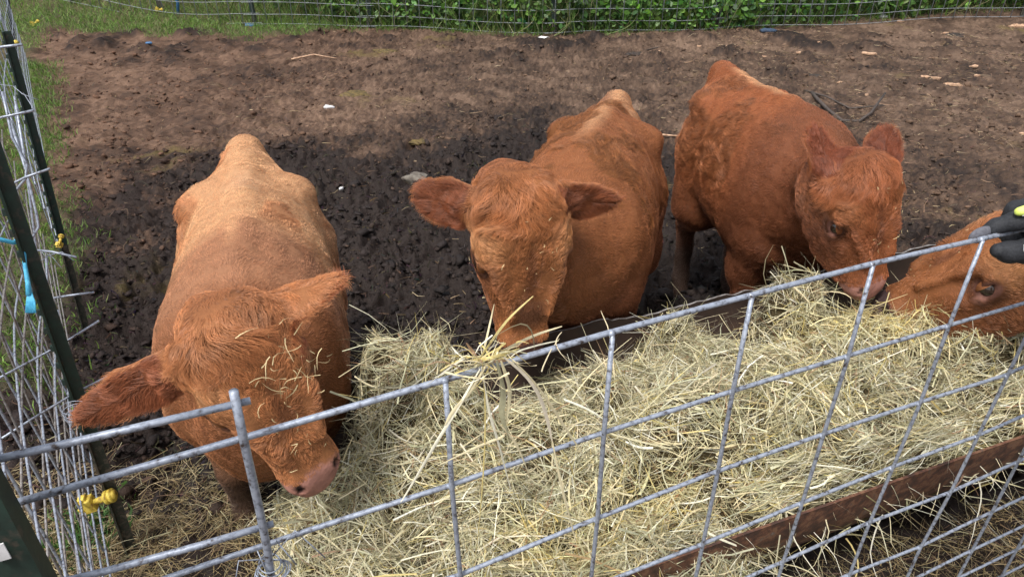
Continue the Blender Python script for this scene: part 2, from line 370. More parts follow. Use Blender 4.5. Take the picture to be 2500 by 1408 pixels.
def hay_z(s, t):
    s = np.asarray(s, float); t = np.asarray(t, float)
    z = .43-.26*smooth(.46, .80, t)+.075*smooth(.22, .36, t+.10*fbm(P3(s*2.5, 0), 2, 172))*smooth(.0, .3, s)*smooth(.66, .46, t)
    for a, b, ra, rb, h in HB: z = z+h*np.exp(-((s-a)/ra)**2-((t-b)/rb)**2)
    z = z+.075*fbm(P3(s*4.2, t*6), 3, 71)-.10*smooth(.08, .40, np.abs(fbm(P3(s*5.5+3, t*7), 2, 171)))+.022*gnoise(P3(s*15, t*17), 72)
    over = 1-smooth(.12, .42, s+.04*gnoise(P3(s*6, 0), 73))                    # where the hay spills over the front lip
    front = smooth(.03, -.17, t)
    z = lerp(z, lerp(RIM-.06, .30, over)-.3*front*over, smooth(.08, -.13, t)*lerp(1, .9, over))
    z = z-.085*(1-over)*smooth(.12, .0, t)
    z = z-.42*smooth(-.60, -.84, s+.06*gnoise(P3(s*5, t*5), 74))               # left end slopes down to the ground
    return z
def hay_mesh():
    s = np.linspace(-.92, 3.2, 330); t = np.linspace(-.16, .80, 90)
    S, T = np.meshgrid(s, t); z = hay_z(S, T)-.022
    over = (1-smooth(.12, .42, S)); keep = (T > .02) | (over > .5)
    z = np.maximum(z, -.3)
    v = tpos(S, T, z).reshape(-1, 3); idx = np.arange(S.size).reshape(S.shape)
    q = np.stack([idx[:-1, :-1], idx[:-1, 1:], idx[1:, 1:], idx[1:, :-1]], -1)
    k = keep[:-1, :-1] & keep[1:, 1:]
    q = q[k]
    c = np.array([.085, .065, .035])*(1+.5*fbm(v*20, 2, 75))[:, None]
    return v, q, c
def build_hay():
    v, q, c = hay_mesh()
    me = fast_mesh('hay_core', v, q, colors=np.clip(c, .01, 1)); core = link('hay_core', me, M['haybase'])
    N = 105000
    s = RNG.uniform(-.92, 3.0, N); t = RNG.uniform(-.16, .83, N)
    # denser near the camera-facing middle part, thinner far right
    over = 1-smooth(.12, .42, s+.03*RNG.normal(size=N))
    ok = (t > .055) | (over > .4); s, t = s[ok], t[ok]; N = len(s); lipz = (t < .14) & (s > .35)
    eps = .01
    z = hay_z(s, t); gs = (hay_z(s+eps, t)-z)/eps; gt = (hay_z(s, t+eps)-z)/eps
    nor = nrm(-gs[:, None]*TD-gt[:, None]*TN+np.array([0, 0, 1.]))
    depth = RNG.exponential(.011, N)-.012
    pos = tpos(s, t, z)-nor*depth[:, None]
    ang = fbm(P3(s*3.0, t*4), 2, 76)*5+RNG.normal(size=N)*.75
    rnd = RNG.uniform(size=N) < .38; ang[rnd] = RNG.uniform(0, 6.28, rnd.sum())
    d = np.cos(ang)[:, None]*TD+np.sin(ang)[:, None]*TN
    d = nrm(d-nor*np.sum(d*nor, 1, keepdims=True))+nor*(RNG.normal(size=N)*.16)[:, None]
    d[lipz] = nrm(TD*np.sign(RNG.normal(size=(lipz.sum(), 1)))+TN*RNG.normal(size=(lipz.sum(), 1))*.25+np.array([0, 0, .08]))
    stick = RNG.uniform(size=N) < .05; d[stick] += nor[stick]*RNG.uniform(.2, .9, (stick.sum(), 1))
    L = np.clip(RNG.lognormal(-2.5, .55, N), .02, .30); Wd = np.clip(RNG.lognormal(-6.25, .5, N), .0007, .0065)
    L[stick] = np.minimum(L[stick], .12)
    cols = pick(HAYPAL, N, HAYW)
    zone = fbm(P3(s*2.2, t*3.3), 2, 77)[:, None]
    cols = cols*(1+.25*zone)*lerp(np.array([1, 1, 1.]), np.array([1.06, .98, .80]), smooth(.1, .5, zone))
    deep = smooth(.004, .035, depth)[:, None]; browned = RNG.uniform(size=(N, 1)) < .65
    cols = lerp(cols, cols*np.array([.5, .40, .31]), deep*browned)                    # most stems below the surface darker and browner
    pos = pos-nrm(d)*L[:, None]*.5
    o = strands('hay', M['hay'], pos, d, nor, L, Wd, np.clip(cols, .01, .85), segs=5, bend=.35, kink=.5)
    tag(o, kind='stuff'); core.parent = o; core.name = 'packed_hay'
    # stray hay on the ground in front of and around the trough
    N = 80000; k = N//2
    x = np.concatenate([RNG.uniform(-1.9, 3.4, k), RNG.uniform(-1.7, .1, N-k)]); y = np.concatenate([RNG.uniform(.1, 1.9, k), RNG.uniform(.35, 1.75, N-k)])
    x[:16000] = RNG.uniform(.2, 2.6, 16000); y[:16000] = RNG.uniform(.15, 1.6, 16000)
    sc = (x-TO[0])*TD[0]+(y-TO[1])*TD[1]; tc = (x-TO[0])*TN[0]+(y-TO[1])*TN[1]
    ok = (tc < .12) | (sc < -.6); ok &= (RNG.uniform(size=N) < .25+.75*smooth(-.3, .25, fbm(P3(x, y)*2.5, 2, 78)+.7*(tc < .1)+.5*(x < -.95)))
    ok &= ~((sc > -.75-.0) & (tc > .12)) & (RNG.uniform(size=N) < smooth(2.1, 1.3, y+.4*fbm(P3(x, y)*2, 2, 178)))
    x, y = x[ok], y[ok]; N = len(x)
    a = RNG.uniform(0, 6.28, N); d = np.stack([np.cos(a), np.sin(a), RNG.normal(size=N)*.12], -1)
    L = np.clip(RNG.lognormal(-2.7, .45, N), .02, .2); Wd = np.clip(RNG.lognormal(-6.5, .3, N), .0007, .003)
    pos = np.stack([x, y, gz(x, y)+RNG.exponential(.010, N)+.002], -1)-d*L[:, None]*.5
    c = pick(LITPAL+[(.5, .46, .28)], N, [3, 3, 2, 2, 2, 2])
    o = strands('straw_litter', M['hay'], pos, d, np.tile([0, 0, 1.], (N, 1)), L, Wd, c, segs=3, bend=.3, kink=.3); tag(o, kind='stuff')
    # thin scatter of chaff over the whole yard
    N = 22000; y = RNG.uniform(1.6, 9.6, N)**1.0; x = RNG.uniform(-.6, .95, N)*y*.75+.1
    dens = .18+.82*smooth(-.3, 1.6, x-1.2+.0*y)*smooth(2.5, 5, y); clump = smooth(-.1, .4, fbm(P3(x, y)*1.3, 3, 79))
    ok = (RNG.uniform(size=N) < dens*(.25+clump)) & (grassiness(x, y) < .6); x, y = x[ok], y[ok]; N = len(x)
    a = RNG.normal(size=N)*.8; d = np.stack([np.cos(a), np.sin(a), RNG.normal(size=N)*.1], -1)
    L = np.clip(RNG.lognormal(-2.9, .5, N), .015, .22); Wd = np.clip(RNG.lognormal(-6.0, .35, N), .001, .006)
    pos = np.stack([x, y, gz(x, y)+.004], -1)
    c = pick([(.45, .34, .2), (.6, .48, .3), (.3, .2, .12), (.38, .24, .15)], N)
    o = strands('chaff', M['hay'], pos, d, np.tile([0, 0, 1.], (N, 1)), L, Wd, c, segs=2, bend=.3); tag(o, kind='stuff')
build_hay()

# ------------------------------------------------------------------ grass and undergrowth
def build_green():
    N = 130000
    x = np.concatenate([-1.2-RNG.uniform(0, 1, N//2)**1.5*6.3, RNG.uniform(-8, 8, N//2)]); y = np.concatenate([RNG.uniform(.3, 9.5, N//2), RNG.uniform(8.0, 11.0, N//2)])
    k = 55000; y[:k] = RNG.uniform(1.9, 7.5, k); x[:k] = -.62*y[:k]-(-.45+RNG.uniform(0, 1, k)**1.6*3)
    g = grassiness(x, y); ok = (RNG.uniform(size=N) < g**1.2); x, y = x[ok], y[ok]; N = len(x)
    a = RNG.uniform(0, 6.28, N); lean = RNG.uniform(.2, .9, N); d = np.stack([np.cos(a)*lean, np.sin(a)*lean, np.ones(N)], -1)
    L = RNG.uniform(.04, .13, N)*lerp(.7, 1.5, smooth(8.2, 9.6, y)); Wd = RNG.uniform(.003, .007, N)
    c = pick([(.10, .20, .03), (.15, .28, .05), (.20, .33, .07), (.07, .14, .025), (.24, .30, .10)], N)
    pos = np.stack([x, y, gz(x, y)-.005], -1)
    o = strands('grass', M['grass'], pos, d, np.tile([0, 0, 1.], (N, 1))+RNG.normal(size=(N, 3))*.1, L, Wd, c, segs=3, bend=.7, gravity=2.5); tag(o, kind='stuff')
    # bramble thicket beyond the far fence
    N = 46000
    x = RNG.uniform(-9.5, 12, N); depth = RNG.exponential(.8, N); y = fence_y(x)+.22+.2*fbm(P3(x*.8, 0), 2, 81)+depth+.6*smooth(-1.6, -3.5, x)
    top = .30+.8*(y-fence_y(x))+.35*fbm(P3(x*1.1, y*1.1), 2, 82)
    z = gz_base(x, y)+np.clip(top, .2, 2.4)*RNG.uniform(0, 1, N)**.6
    n = nrm(np.stack([RNG.normal(size=N)*.6, -.7+RNG.normal(size=N)*.5, .7+RNG.normal(size=N)*.5], -1))
    a = nrm(RNG.normal(size=(N, 3))); a = nrm(np.cross(n, a)); b = np.cross(n, a); r = RNG.uniform(.018, .05, N)[:, None]
    c = np.stack([x, y, z], -1)
    V = np.stack([c-a*r, c+b*r*.62-a*r*.2, c+b*r*.45+a*r*.5, c+a*r*1.15, c-b*r*.45+a*r*.5, c-b*r*.62-a*r*.2], 1).reshape(-1, 3)
    k = (np.arange(N)*6)[:, None]; q = np.concatenate([k+np.array([0, 1, 2, 3]), k+np.array([0, 3, 4, 5])])
    pt = fbm(c*np.array([1.3, 1.3, 1.8]), 2, 83)[:, None]
    col = pick([(.045, .11, .018), (.07, .16, .025), (.10, .22, .035), (.16, .30, .05), (.03, .07, .015)], N, [3, 3, 2, 1, 2])*(1+.8*pt)
    me = fast_mesh('bramble_leaves', V, q, colors=np.repeat(np.clip(col, .01, .6), 6, 0), smooth_shade=False)
    o = link('bramble_thicket', me, M['leaf']); tag(o, kind='stuff')
    N = 9000; x = RNG.uniform(-9.5, 12, N); y = fence_y(x)+.15+RNG.uniform(0, 1.8, N)
    d = np.stack([RNG.normal(size=N)*.4, RNG.normal(size=N)*.3-.1, np.ones(N)], -1)
    o = strands('tall_weeds', M['grass'], np.stack([x, y, gz_base(x, y)], -1), d, np.tile([0, -1, .3], (N, 1)), RNG.uniform(.3, 1.0, N), RNG.uniform(.004, .009, N),
                pick([(.10, .18, .04), (.18, .26, .08), (.25, .24, .12), (.06, .11, .02)], N), segs=5, bend=.6, gravity=.35); tag(o, kind='stuff')
    # clump of weeds at the foot of the left fence post
    N = 260; c0 = atz(205, 1330, 0); d = np.stack([RNG.normal(size=N)*.7, RNG.normal(size=N)*.7, np.ones(N)], -1)
    p = c0+np.stack([RNG.normal(size=N)*.05, RNG.normal(size=N)*.06, np.zeros(N)], -1); p[:, 2] = gz(p[:, 0], p[:, 1])
    o = strands('weed_tuft', M['grass'], p, d, np.tile([0, 0, 1.], (N, 1)), RNG.uniform(.04, .12, N), RNG.uniform(.004, .010, N), pick([(.06, .13, .03), (.10, .18, .05)], N), segs=3, bend=.8, gravity=3)
    tag(o, kind='stuff')
build_green()

# ------------------------------------------------------------------ wire panels and posts
ST = .2032
PTH = math.radians(23.73); PD = np.array([math.cos(PTH), math.sin(PTH), 0]); PN = np.array([-math.sin(PTH), math.cos(PTH), 0])
PO = np.array([-.0721, .5954, 0]); PTOP = 1.273
GAPS = [0, .1524, .1524, .1524, .1524, .1524, .127, .1016, .1016, .089, .076]
CROSS = {0: [(1087, 929), (1106, 1185), (1130, 1404)], 1: [(1492, 808), (1474, 1054), (1461, 1263)], 2: [(1830, 714), (1786, 949), (1752, 1145), (1718, 1323)],
         3: [(2124, 634), (2066, 860), (2008, 1052), (1958, 1220), (1914, 1364)], 4: [(2391, 570), (2310, 783), (2243, 971), (2178, 1130), (2123, 1266)],
         5: [(2640, 510), (2542, 712), (2455, 901), (2384, 1052), (2319, 1190), (2249, 1323)]}
def on_panel(px, py, off=0): return atplane(px, py, PO+PN*off, PN)
def front_panel():
    root = empty('mesh_fence', 'heavy galvanised wire stock panel standing in front of the hay trough', 'wire fence')
    ks = list(range(-3, 14)); rows = len(GAPS); base = -np.cumsum(GAPS)
    G = {}
    for k in ks:
        m = [on_panel(*c) for c in CROSS.get(k, [])]
        pts = []
        for r in range(rows):
            s, z = k*ST, PTOP+base[r]
            if m:
                if r < len(m): s, z = np.dot(m[r]-PO, PD), m[r][2]
                else:
                    e = len(m)-1; s = np.dot(m[e]-PO, PD)+(k*ST-np.dot(m[e]-PO, PD))*min(1, (r-e)/4)
                    z = m[e][2]+base[r]-base[e]; z = max(z, .02+.0*r)
            elif k == -1: p = on_panel(600, 1078) if r == 0 else None; s, z = k*ST, PTOP-.02+base[r]
            elif k < -1: z = PTOP-.03+base[r]
            pts.append((s, z))
        G[k] = pts
    # the top wire on the left follows the photograph: (600,1078) and (40,1243)
    for k, pq in ((-1, (720, 1040)), (-2, (420, 1130)), (-3, (40, 1243))):
        p = on_panel(*pq); s = np.dot(p-PO, PD); z0 = p[2]; G[k] = [(s, z0+base[r]) for r in range(rows)]
    p = on_panel(500, 1404); 
    for r in range(rows):
        pts = [PO+PD*G[k][r][0]+np.array([0, 0, G[k][r][1]]) for k in ks]; pts[-1] = pts[-1]+PD*.03
        MB().tube(pts, .0037 if r == 0 else .0032, 10).build('horizontal_wire', M['steel'], root)
    for k in ks:
        if k in (-2, -1): continue
        pts = [PO+PD*G[k][r][0]+np.array([0, 0, G[k][r][1]])-PN*.0045 for r in range(rows)]
        wb = MB().tube(pts, .0031, 10)
        for r in range(rows):
            wb.lump(PO+PD*G[k][r][0]+np.array([0, 0, G[k][r][1]])-PN*.002, .0048, seed=k*31+r, n=2, rough=.15)
        wb.build('vertical_wire', M['steel'], root)
    return root
front_panel()
def side_end_panel():
    root = empty('mesh_fence', 'short wire panel with cut ends overlapping in front of the reddish tan cow', 'wire fence')
    off = -.016
    def W(pts, nm, r=.0036): MB().tube(pts, r, 10).build(nm, M['steel'], root)
    q = lambda x, y, o=off: on_panel(x, y, o)
    W([q(-260, 1208), q(0, 1135), q(300, 1063), q(615, 985)], 'horizontal_wire')
    W([q(-260, 1540), q(270, 1404), q(500, 1338), q(675, 1284)], 'horizontal_wire')
    W([q(-200, 1800), q(300, 1690), q(720, 1580)], 'horizontal_wire')
    W([q(573, 962, off-.006), q(598, 1075, off-.006), q(640, 1250, off-.006), q(660, 1345, off-.006), q(672, 1420, off-.006), q(735, 1700, off-.006)], 'vertical_wire', .0042)
    tw = MB()
    for j in range(5):
        c = q(668+j*2, 1385+j*5, off); a = np.linspace(0, 2*math.pi*1.1, 16)+j
        tw.tube([c+PD*(.011+.002*j)*math.cos(u)+PN*(.013)*math.sin(u)+np.array([0, 0, .004*math.sin(u*.5+j)]) for u in a], .0008, 5)
    for j in range(4):
        c = q(668, 1370, off); tw.tube([c, c+PD*.02*(j-1.5)+np.array([0, 0, .012+.006*j]), c+PD*.03*(j-1.2)+np.array([0, 0, -.004*j])-PN*.012], .0008, 5)
    tag(tw.build('tie_wire', M['steel']), 'thin wire twisted round the joint of the two front panels', 'wire tie')
side_end_panel()

def t_post_shape(base, top, face, name, label, group, h_ext=0, w=.031, studs=True, muddy=.25, extra=None):
    """steel T-post from base to top; face = direction the studded flange looks"""
    base, top = np.asarray(base, float), np.asarray(top, float); az = nrm(top-base); H = np.linalg.norm(top-base)+h_ext
    ay = nrm(np.asarray(face, float)-az*np.dot(face, az)); ax = np.cross(ay, az)
    root = empty(name, label, 't-post', group)
    prof = [(-w/2, .0), (-w/2, -.005), (-.004, -.007), (-.003, -w), (.003, -w), (.004, -.007), (w/2, -.005), (w/2, 0)]
    hm = H*muddy
    MB().prism(prof, base-az*.25, ax, ay, az, hm+.25).build('muddy_foot', M['dirtygreen'], root, sm=False)
    m = MB().prism(prof, base+az*hm, ax, ay, az, H-hm)
    if studs:
        z = hm+.03
        while z < H-.02:
            m.prism([(-.006, 0), (.006, 0), (.004, .008), (-.004, .008)], base+az*z, ax, ay, az, .014, .8); z += .05
    m.build('shaft', M['green'], root, sm=False)
    return root
def post_px(bp, tp, H, name, label, group, face, zb=None, **kw):
    b = atground(*bp) if zb is None else atz(bp[0], bp[1], zb)
    d = ray(*tp); # point on the ray closest to the vertical through b
    z = np.array([0, 0, 1.]); wv = CAMP-b; a, bb, c = d@d, d@z, 1.0; dd, e = d@wv, z@wv
    t = (bb*e-c*dd)/(a*c-bb*bb); p = CAMP+d*t
    u = nrm(p-b); return t_post_shape(b, b+u*H, face, name, label, group, **kw), b, u
FD = nrm(np.array([-.53, .85, 0])); FNRM = np.array([.85, .53, 0])
pA = post_px((205, 830), (15, 160), 1.35, 't_post', 'slim dark green steel post leaning behind the wire, second along the left fence', 'posts of the left fence', FNRM*-1, muddy=.35)
pB = post_px((318, 1370), (30, 580), 1.35, 't_post', 'green studded steel post with blue twine knotted round it', 'posts of the left fence', FNRM*-1, zb=0, muddy=.33)
pC = post_px((32, 165), (3, 0), 1.4, 't_post', 'green steel post furthest along the left fence, above the yellow clip', 'posts of the left fence', FNRM*-1)
pd0 = on_panel(38, 1408, -.03); pd1 = on_panel(-50, 1200, -.03)
pD = t_post_shape([-.414, .392, 0], [-.420, .388, 1.50], nrm(-PN-PD*.25), 't_post', 'dark green steel post with a white sticker, close up in the bottom left corner', 'posts of the left fence', w=.042)

# stickers / clips
def side_fence():
    base0 = pB[1]*1.0; rows = [1.27, 1.118, .965, .813, .66, .51, .38, .27, .17, .09]
    r2 = np.random.default_rng(3)
    def panel(s0, s1, off, lean, nm, label, dz=0, st=ST, mt=M['steel'], jit=.012):
        root = empty('mesh_fence', label, 'wire fence', 'wire panels of the left fence')
        n = -FNRM; N = int((s1-s0)/st)
        def pt(s, z):
            return np.array([base0[0], base0[1], 0])+FD*s+n*(off+lean*z+.03*math.sin(s*2.3+off*40)*z)+np.array([0, 0, z+dz+float(gz_base(base0[0]+FD[0]*s, base0[1]+FD[1]*s))])
        for z in rows: MB().tube([pt(s, z) for s in np.linspace(s0-.05, s1+.05, 14)], .0029, 7).build('horizontal_wire', mt, root)
        for k in range(N+1):
            s = s0+k*st; j = r2.normal()*jit
            MB().tube([pt(s+j*math.sin(z*3), z)+n*.005 for z in rows], .0029, 7).build('vertical_wire', mt, root)
    panel(-1.05, .85, .03, .03, 'a', 'galvanised wire panel beside the post with blue twine, nearest on the left')
    panel(-.35, 2.2, .075, -.02, 'b', 'dull weathered wire panel overlapping behind the near one, over the straw', dz=-.02, mt=M['oldsteel'])
    panel(2.3, 7.3, .03, 0.0, 'c', 'wire panel running on beside the grass towards the far corner', dz=0)
side_fence()
def bent_panel():
    root = empty('mesh_fence', 'bent end of a wire panel with cut wire ends poking past the left posts', 'wire fence')
    D = 1.75
    for a in ([(-60, 142, 1.5), (0, 130, 1.5), (47, 124, 1.5)], [(-60, 322, 1.55), (0, 302, 1.55), (77, 284, 1.55)], [(-60, 508, 1.6), (0, 478, 1.6), (60, 447, 1.6), (118, 426, 1.6)],
              [(60, 622, 1.7), (125, 628, 1.7), (186, 641, 1.7)], [(105, 746, 1.75), (165, 735, 1.75), (230, 726, 1.75)], [(-40, 960, 1.6), (60, 905, 1.68), (145, 858, 1.75), (243, 795, 1.75)],
              [(-30, 1110, 1.6), (100, 1025, 1.7), (190, 970, 1.8), (270, 928, 1.82)]):
        MB().tube([atd(*p) for p in a], .0028, 8).build('horizontal_wire', M['steel'], root)
    for a in ([(0, 240, 1.6), (12, 290, 1.6), (25, 350, 1.6), (62, 415, 1.62), (60, 450, 1.62), (20, 500, 1.62)], [(20, 310, 1.66), (60, 430, 1.66), (88, 540, 1.68), (93, 568, 1.68), (68, 612, 1.68), (66, 640, 1.7)],
              [(112, 640, 1.74), (116, 700, 1.75), (106, 745, 1.76)], [(30, 250, 1.72), (60, 420, 1.75), (90, 640, 1.8), (140, 780, 1.86), (170, 900, 1.9), (200, 1060, 1.95)],
              [(142, 770, 1.8), (155, 880, 1.84), (180, 1000, 1.9)]):
        MB().tube([atd(*p) for p in a], .0030, 8).build('vertical_wire', M['steel'], root)
bent_panel()
def twine():
    c = atd(56, 604, 1.60); m = MB()
    m.tube([atd(-60, 592, 1.5), atd(0, 600, 1.55), atd(30, 607, 1.56), c], [.005, .0048, .0045, .005], 8)
    a = np.linspace(0, 5.5, 14); m.tube([c+np.array([.012*math.cos(u), .008*math.sin(u*2), .010*math.sin(u)]) for u in a], .0048, 8)
    m.tube([c, atd(57, 625, 1.58), atd(60, 660, 1.58), atd(68, 705, 1.58), atd(72, 735, 1.58)], [.0042, .0045, .0042, .005, .007], 8)
    for k in range(9): m.tube([atd(69+k*.7, 725, 1.58), atd(66+k*2.4, 750, 1.578), atd(64+k*3, 778, 1.578)], .0019, 5)
    tag(m.build('twine', M['blue']), 'bright blue baling twine knotted round the green post', 'twine')
    w = MB()
    for k in range(4):
        c = atd(186+k*3, 1010+k*6, 1.62); a = np.linspace(0, 6.6, 14)+k
        w.tube([c+np.array([.03*math.cos(u), .02*math.sin(u), .006*math.sin(u*.7+k)]) for u in a], .0008, 5)
    tag(w.build('tie_wire', M['steel']), 'loose wire tie looped round the twine-knotted post above the ear tip', 'wire tie')
    w = MB()
    for a in ([(95, 622), (110, 640), (150, 628), (180, 650)], [(105, 628), (128, 642), (150, 668)], [(70, 640), (100, 650), (130, 632)]):
        w.tube([atd(x, y, 1.72) for x, y in a], .0009, 5)
    tag(w.build('tie_wire', M['steel']), 'frayed bright wire ends just right of the blue twine', 'wire tie')
    w = MB()
    for a in ([(-10, 222), (25, 225), (50, 245), (88, 258)], [(50, 240), (70, 270), (90, 300)]): w.tube([atd(x, y, 1.6) for x, y in a], .0008, 5)
    tag(w.build('tie_wire', M['steel']), 'thin loose wire curling near the top of the left fence', 'wire tie')
    # sticker on the nearest post
twine()
def insulator(c, ax, sc, label):
    root = empty('insulator', label, 'fence insulator', 'yellow fence insulators')
    ax = nrm(ax); up = np.array([0, 0, 1.]); ax = nrm(ax); ay = nrm(np.cross(up, ax)); az = np.cross(ax, ay); c = np.asarray(c, float)
    m = MB(); m.box(c-ax*.030*sc, (.030*sc, .03*sc, .040*sc), ax, ay, az); m.box(c-ax*.048*sc, (.012*sc, .036*sc, .014*sc), ax, ay, az); m.box(c-ax*.035*sc+az*.024*sc, (.02*sc, .02*sc, .012*sc), ax, ay, az)
    m.build('clip', M['yellow'], root, sm=False, bevel=.0015*sc)
    m = MB(); m.tube([c-ax*.016*sc, c+ax*.02*sc], .009*sc, 10); m.build('arm', M['yellow'], root)
    m = MB(); m.tube([c+ax*.018*sc, c+ax*.026*sc], .019*sc, 14); m.tube([c+ax*.030*sc, c+ax*.038*sc], .019*sc, 14); m.tube([c+ax*.02*sc, c+ax*.044*sc], .012*sc, 12)
    m.build('cap', M['yellow'], root)
insulator(atd(250, 1232, 1.93), nrm(RIGHT*.9+UPV*.35), 1.0, 'yellow plastic insulator low on the muddy post beside the straw, nearest one')
insulator(atd(146, 600, 2.55), nrm(RIGHT*.1+UPV*1-TOW*.2), .5, 'yellow insulator on the leaning post right of the blue knot')
insulator(atd(22, 122, 3.2), nrm(RIGHT*.8+UPV*.2), .6, 'yellow insulator at the left edge above a cut wire end')
insulator(atground(82, 80)+np.array([0, 0, .03]), nrm(RIGHT*.8+UPV*.4), 1.2, 'yellow insulator lying at the grass edge in the far left corner')
insulator(atground(384, 42)+np.array([0, 0, .04]), nrm(RIGHT), 1.1, 'small yellow insulator at the foot of a far post by the blue strap')

def far_fence():
    gp = 'green posts of the far fence'
    posts = [((170, 22), (165, 0), 'far green post nearest the left corner of the yard'), ((385, 38), (372, 0), 'far green post standing over the small yellow insulator'),
             ((617, 72), (600, 0), 'far green post leaning left beside the blue scrap'), ((893, 72), (890, 0), 'far green post where two wire sheets overlap'),
             ((1346, 84), (1344, 0), 'far green post above the white plastic scrap'), ((1745, 66), (1748, 0), 'far green post between the brambles and the bare bank'),
             ((2488, 26), (2496, 0), 'far green post at the right edge of the picture')]
    B = []
    for bp, tp, lb in posts:
        r, b, u = post_px(bp, tp, 1.35, 't_post', lb, gp, np.array([0, -1, 0.]), studs=False, muddy=.1, w=.062); B.append(b)
    segs = [(0, 2, 'sagging wire sheet at the far left corner above the grass', .3), (2, 3, 'pale wire sheet between the leaning post and the overlap', .0), (3, 4, 'square mesh wire sheet in front of dense brambles', .0), (4, 5, 'wire sheet right of the post above the white scrap', 0), (5, 6, 'long wire sheet before the bank on the far right', 0)]
    for a, b, lb, sag in segs:
        p, q = B[a].copy(), B[b].copy(); L = np.linalg.norm(q-p); d = (q-p)/L; n = np.array([0, -1, 0]); N = int(L/.165)
        def pt(s, z):
            bs = p+d*s; g = float(gz_base(bs[0], bs[1])); return np.array([bs[0], bs[1]-.04-.02*math.sin(s*1.7), g+z+.015*math.sin(s*2.6+z*2)-sag*.2*math.sin(math.pi*s/L)])
        root = None; m = MB()
        for z in (.03, .14, .28, .43, .58, .73, .88, 1.03, 1.18): m.tube([pt(s, z) for s in np.linspace(-.12, L+.1, 16)], .0033, 5)
        for k in range(N+1):
            j = random.uniform(-.012, .012); m.tube([pt(k*.165+j, .02), pt(k*.165+j*.3, .6), pt(k*.165-j, 1.2)], .0052, 5)
        tag(m.build('mesh_fence', M['farwire']), lb, 'wire fence', 'wire sheets of the far fence')
    m = MB(); b = atground(427, 46); m.tube([b, b+np.array([.03, 0, .15]), b+np.array([-.02, 0, .3]), b+np.array([-.04, 0, .8])], .02, 7)
    tag(m.build('blue_strap', M['bluescrap']), 'blue strap hanging on the far fence near the left corner', 'strap')
far_fence()

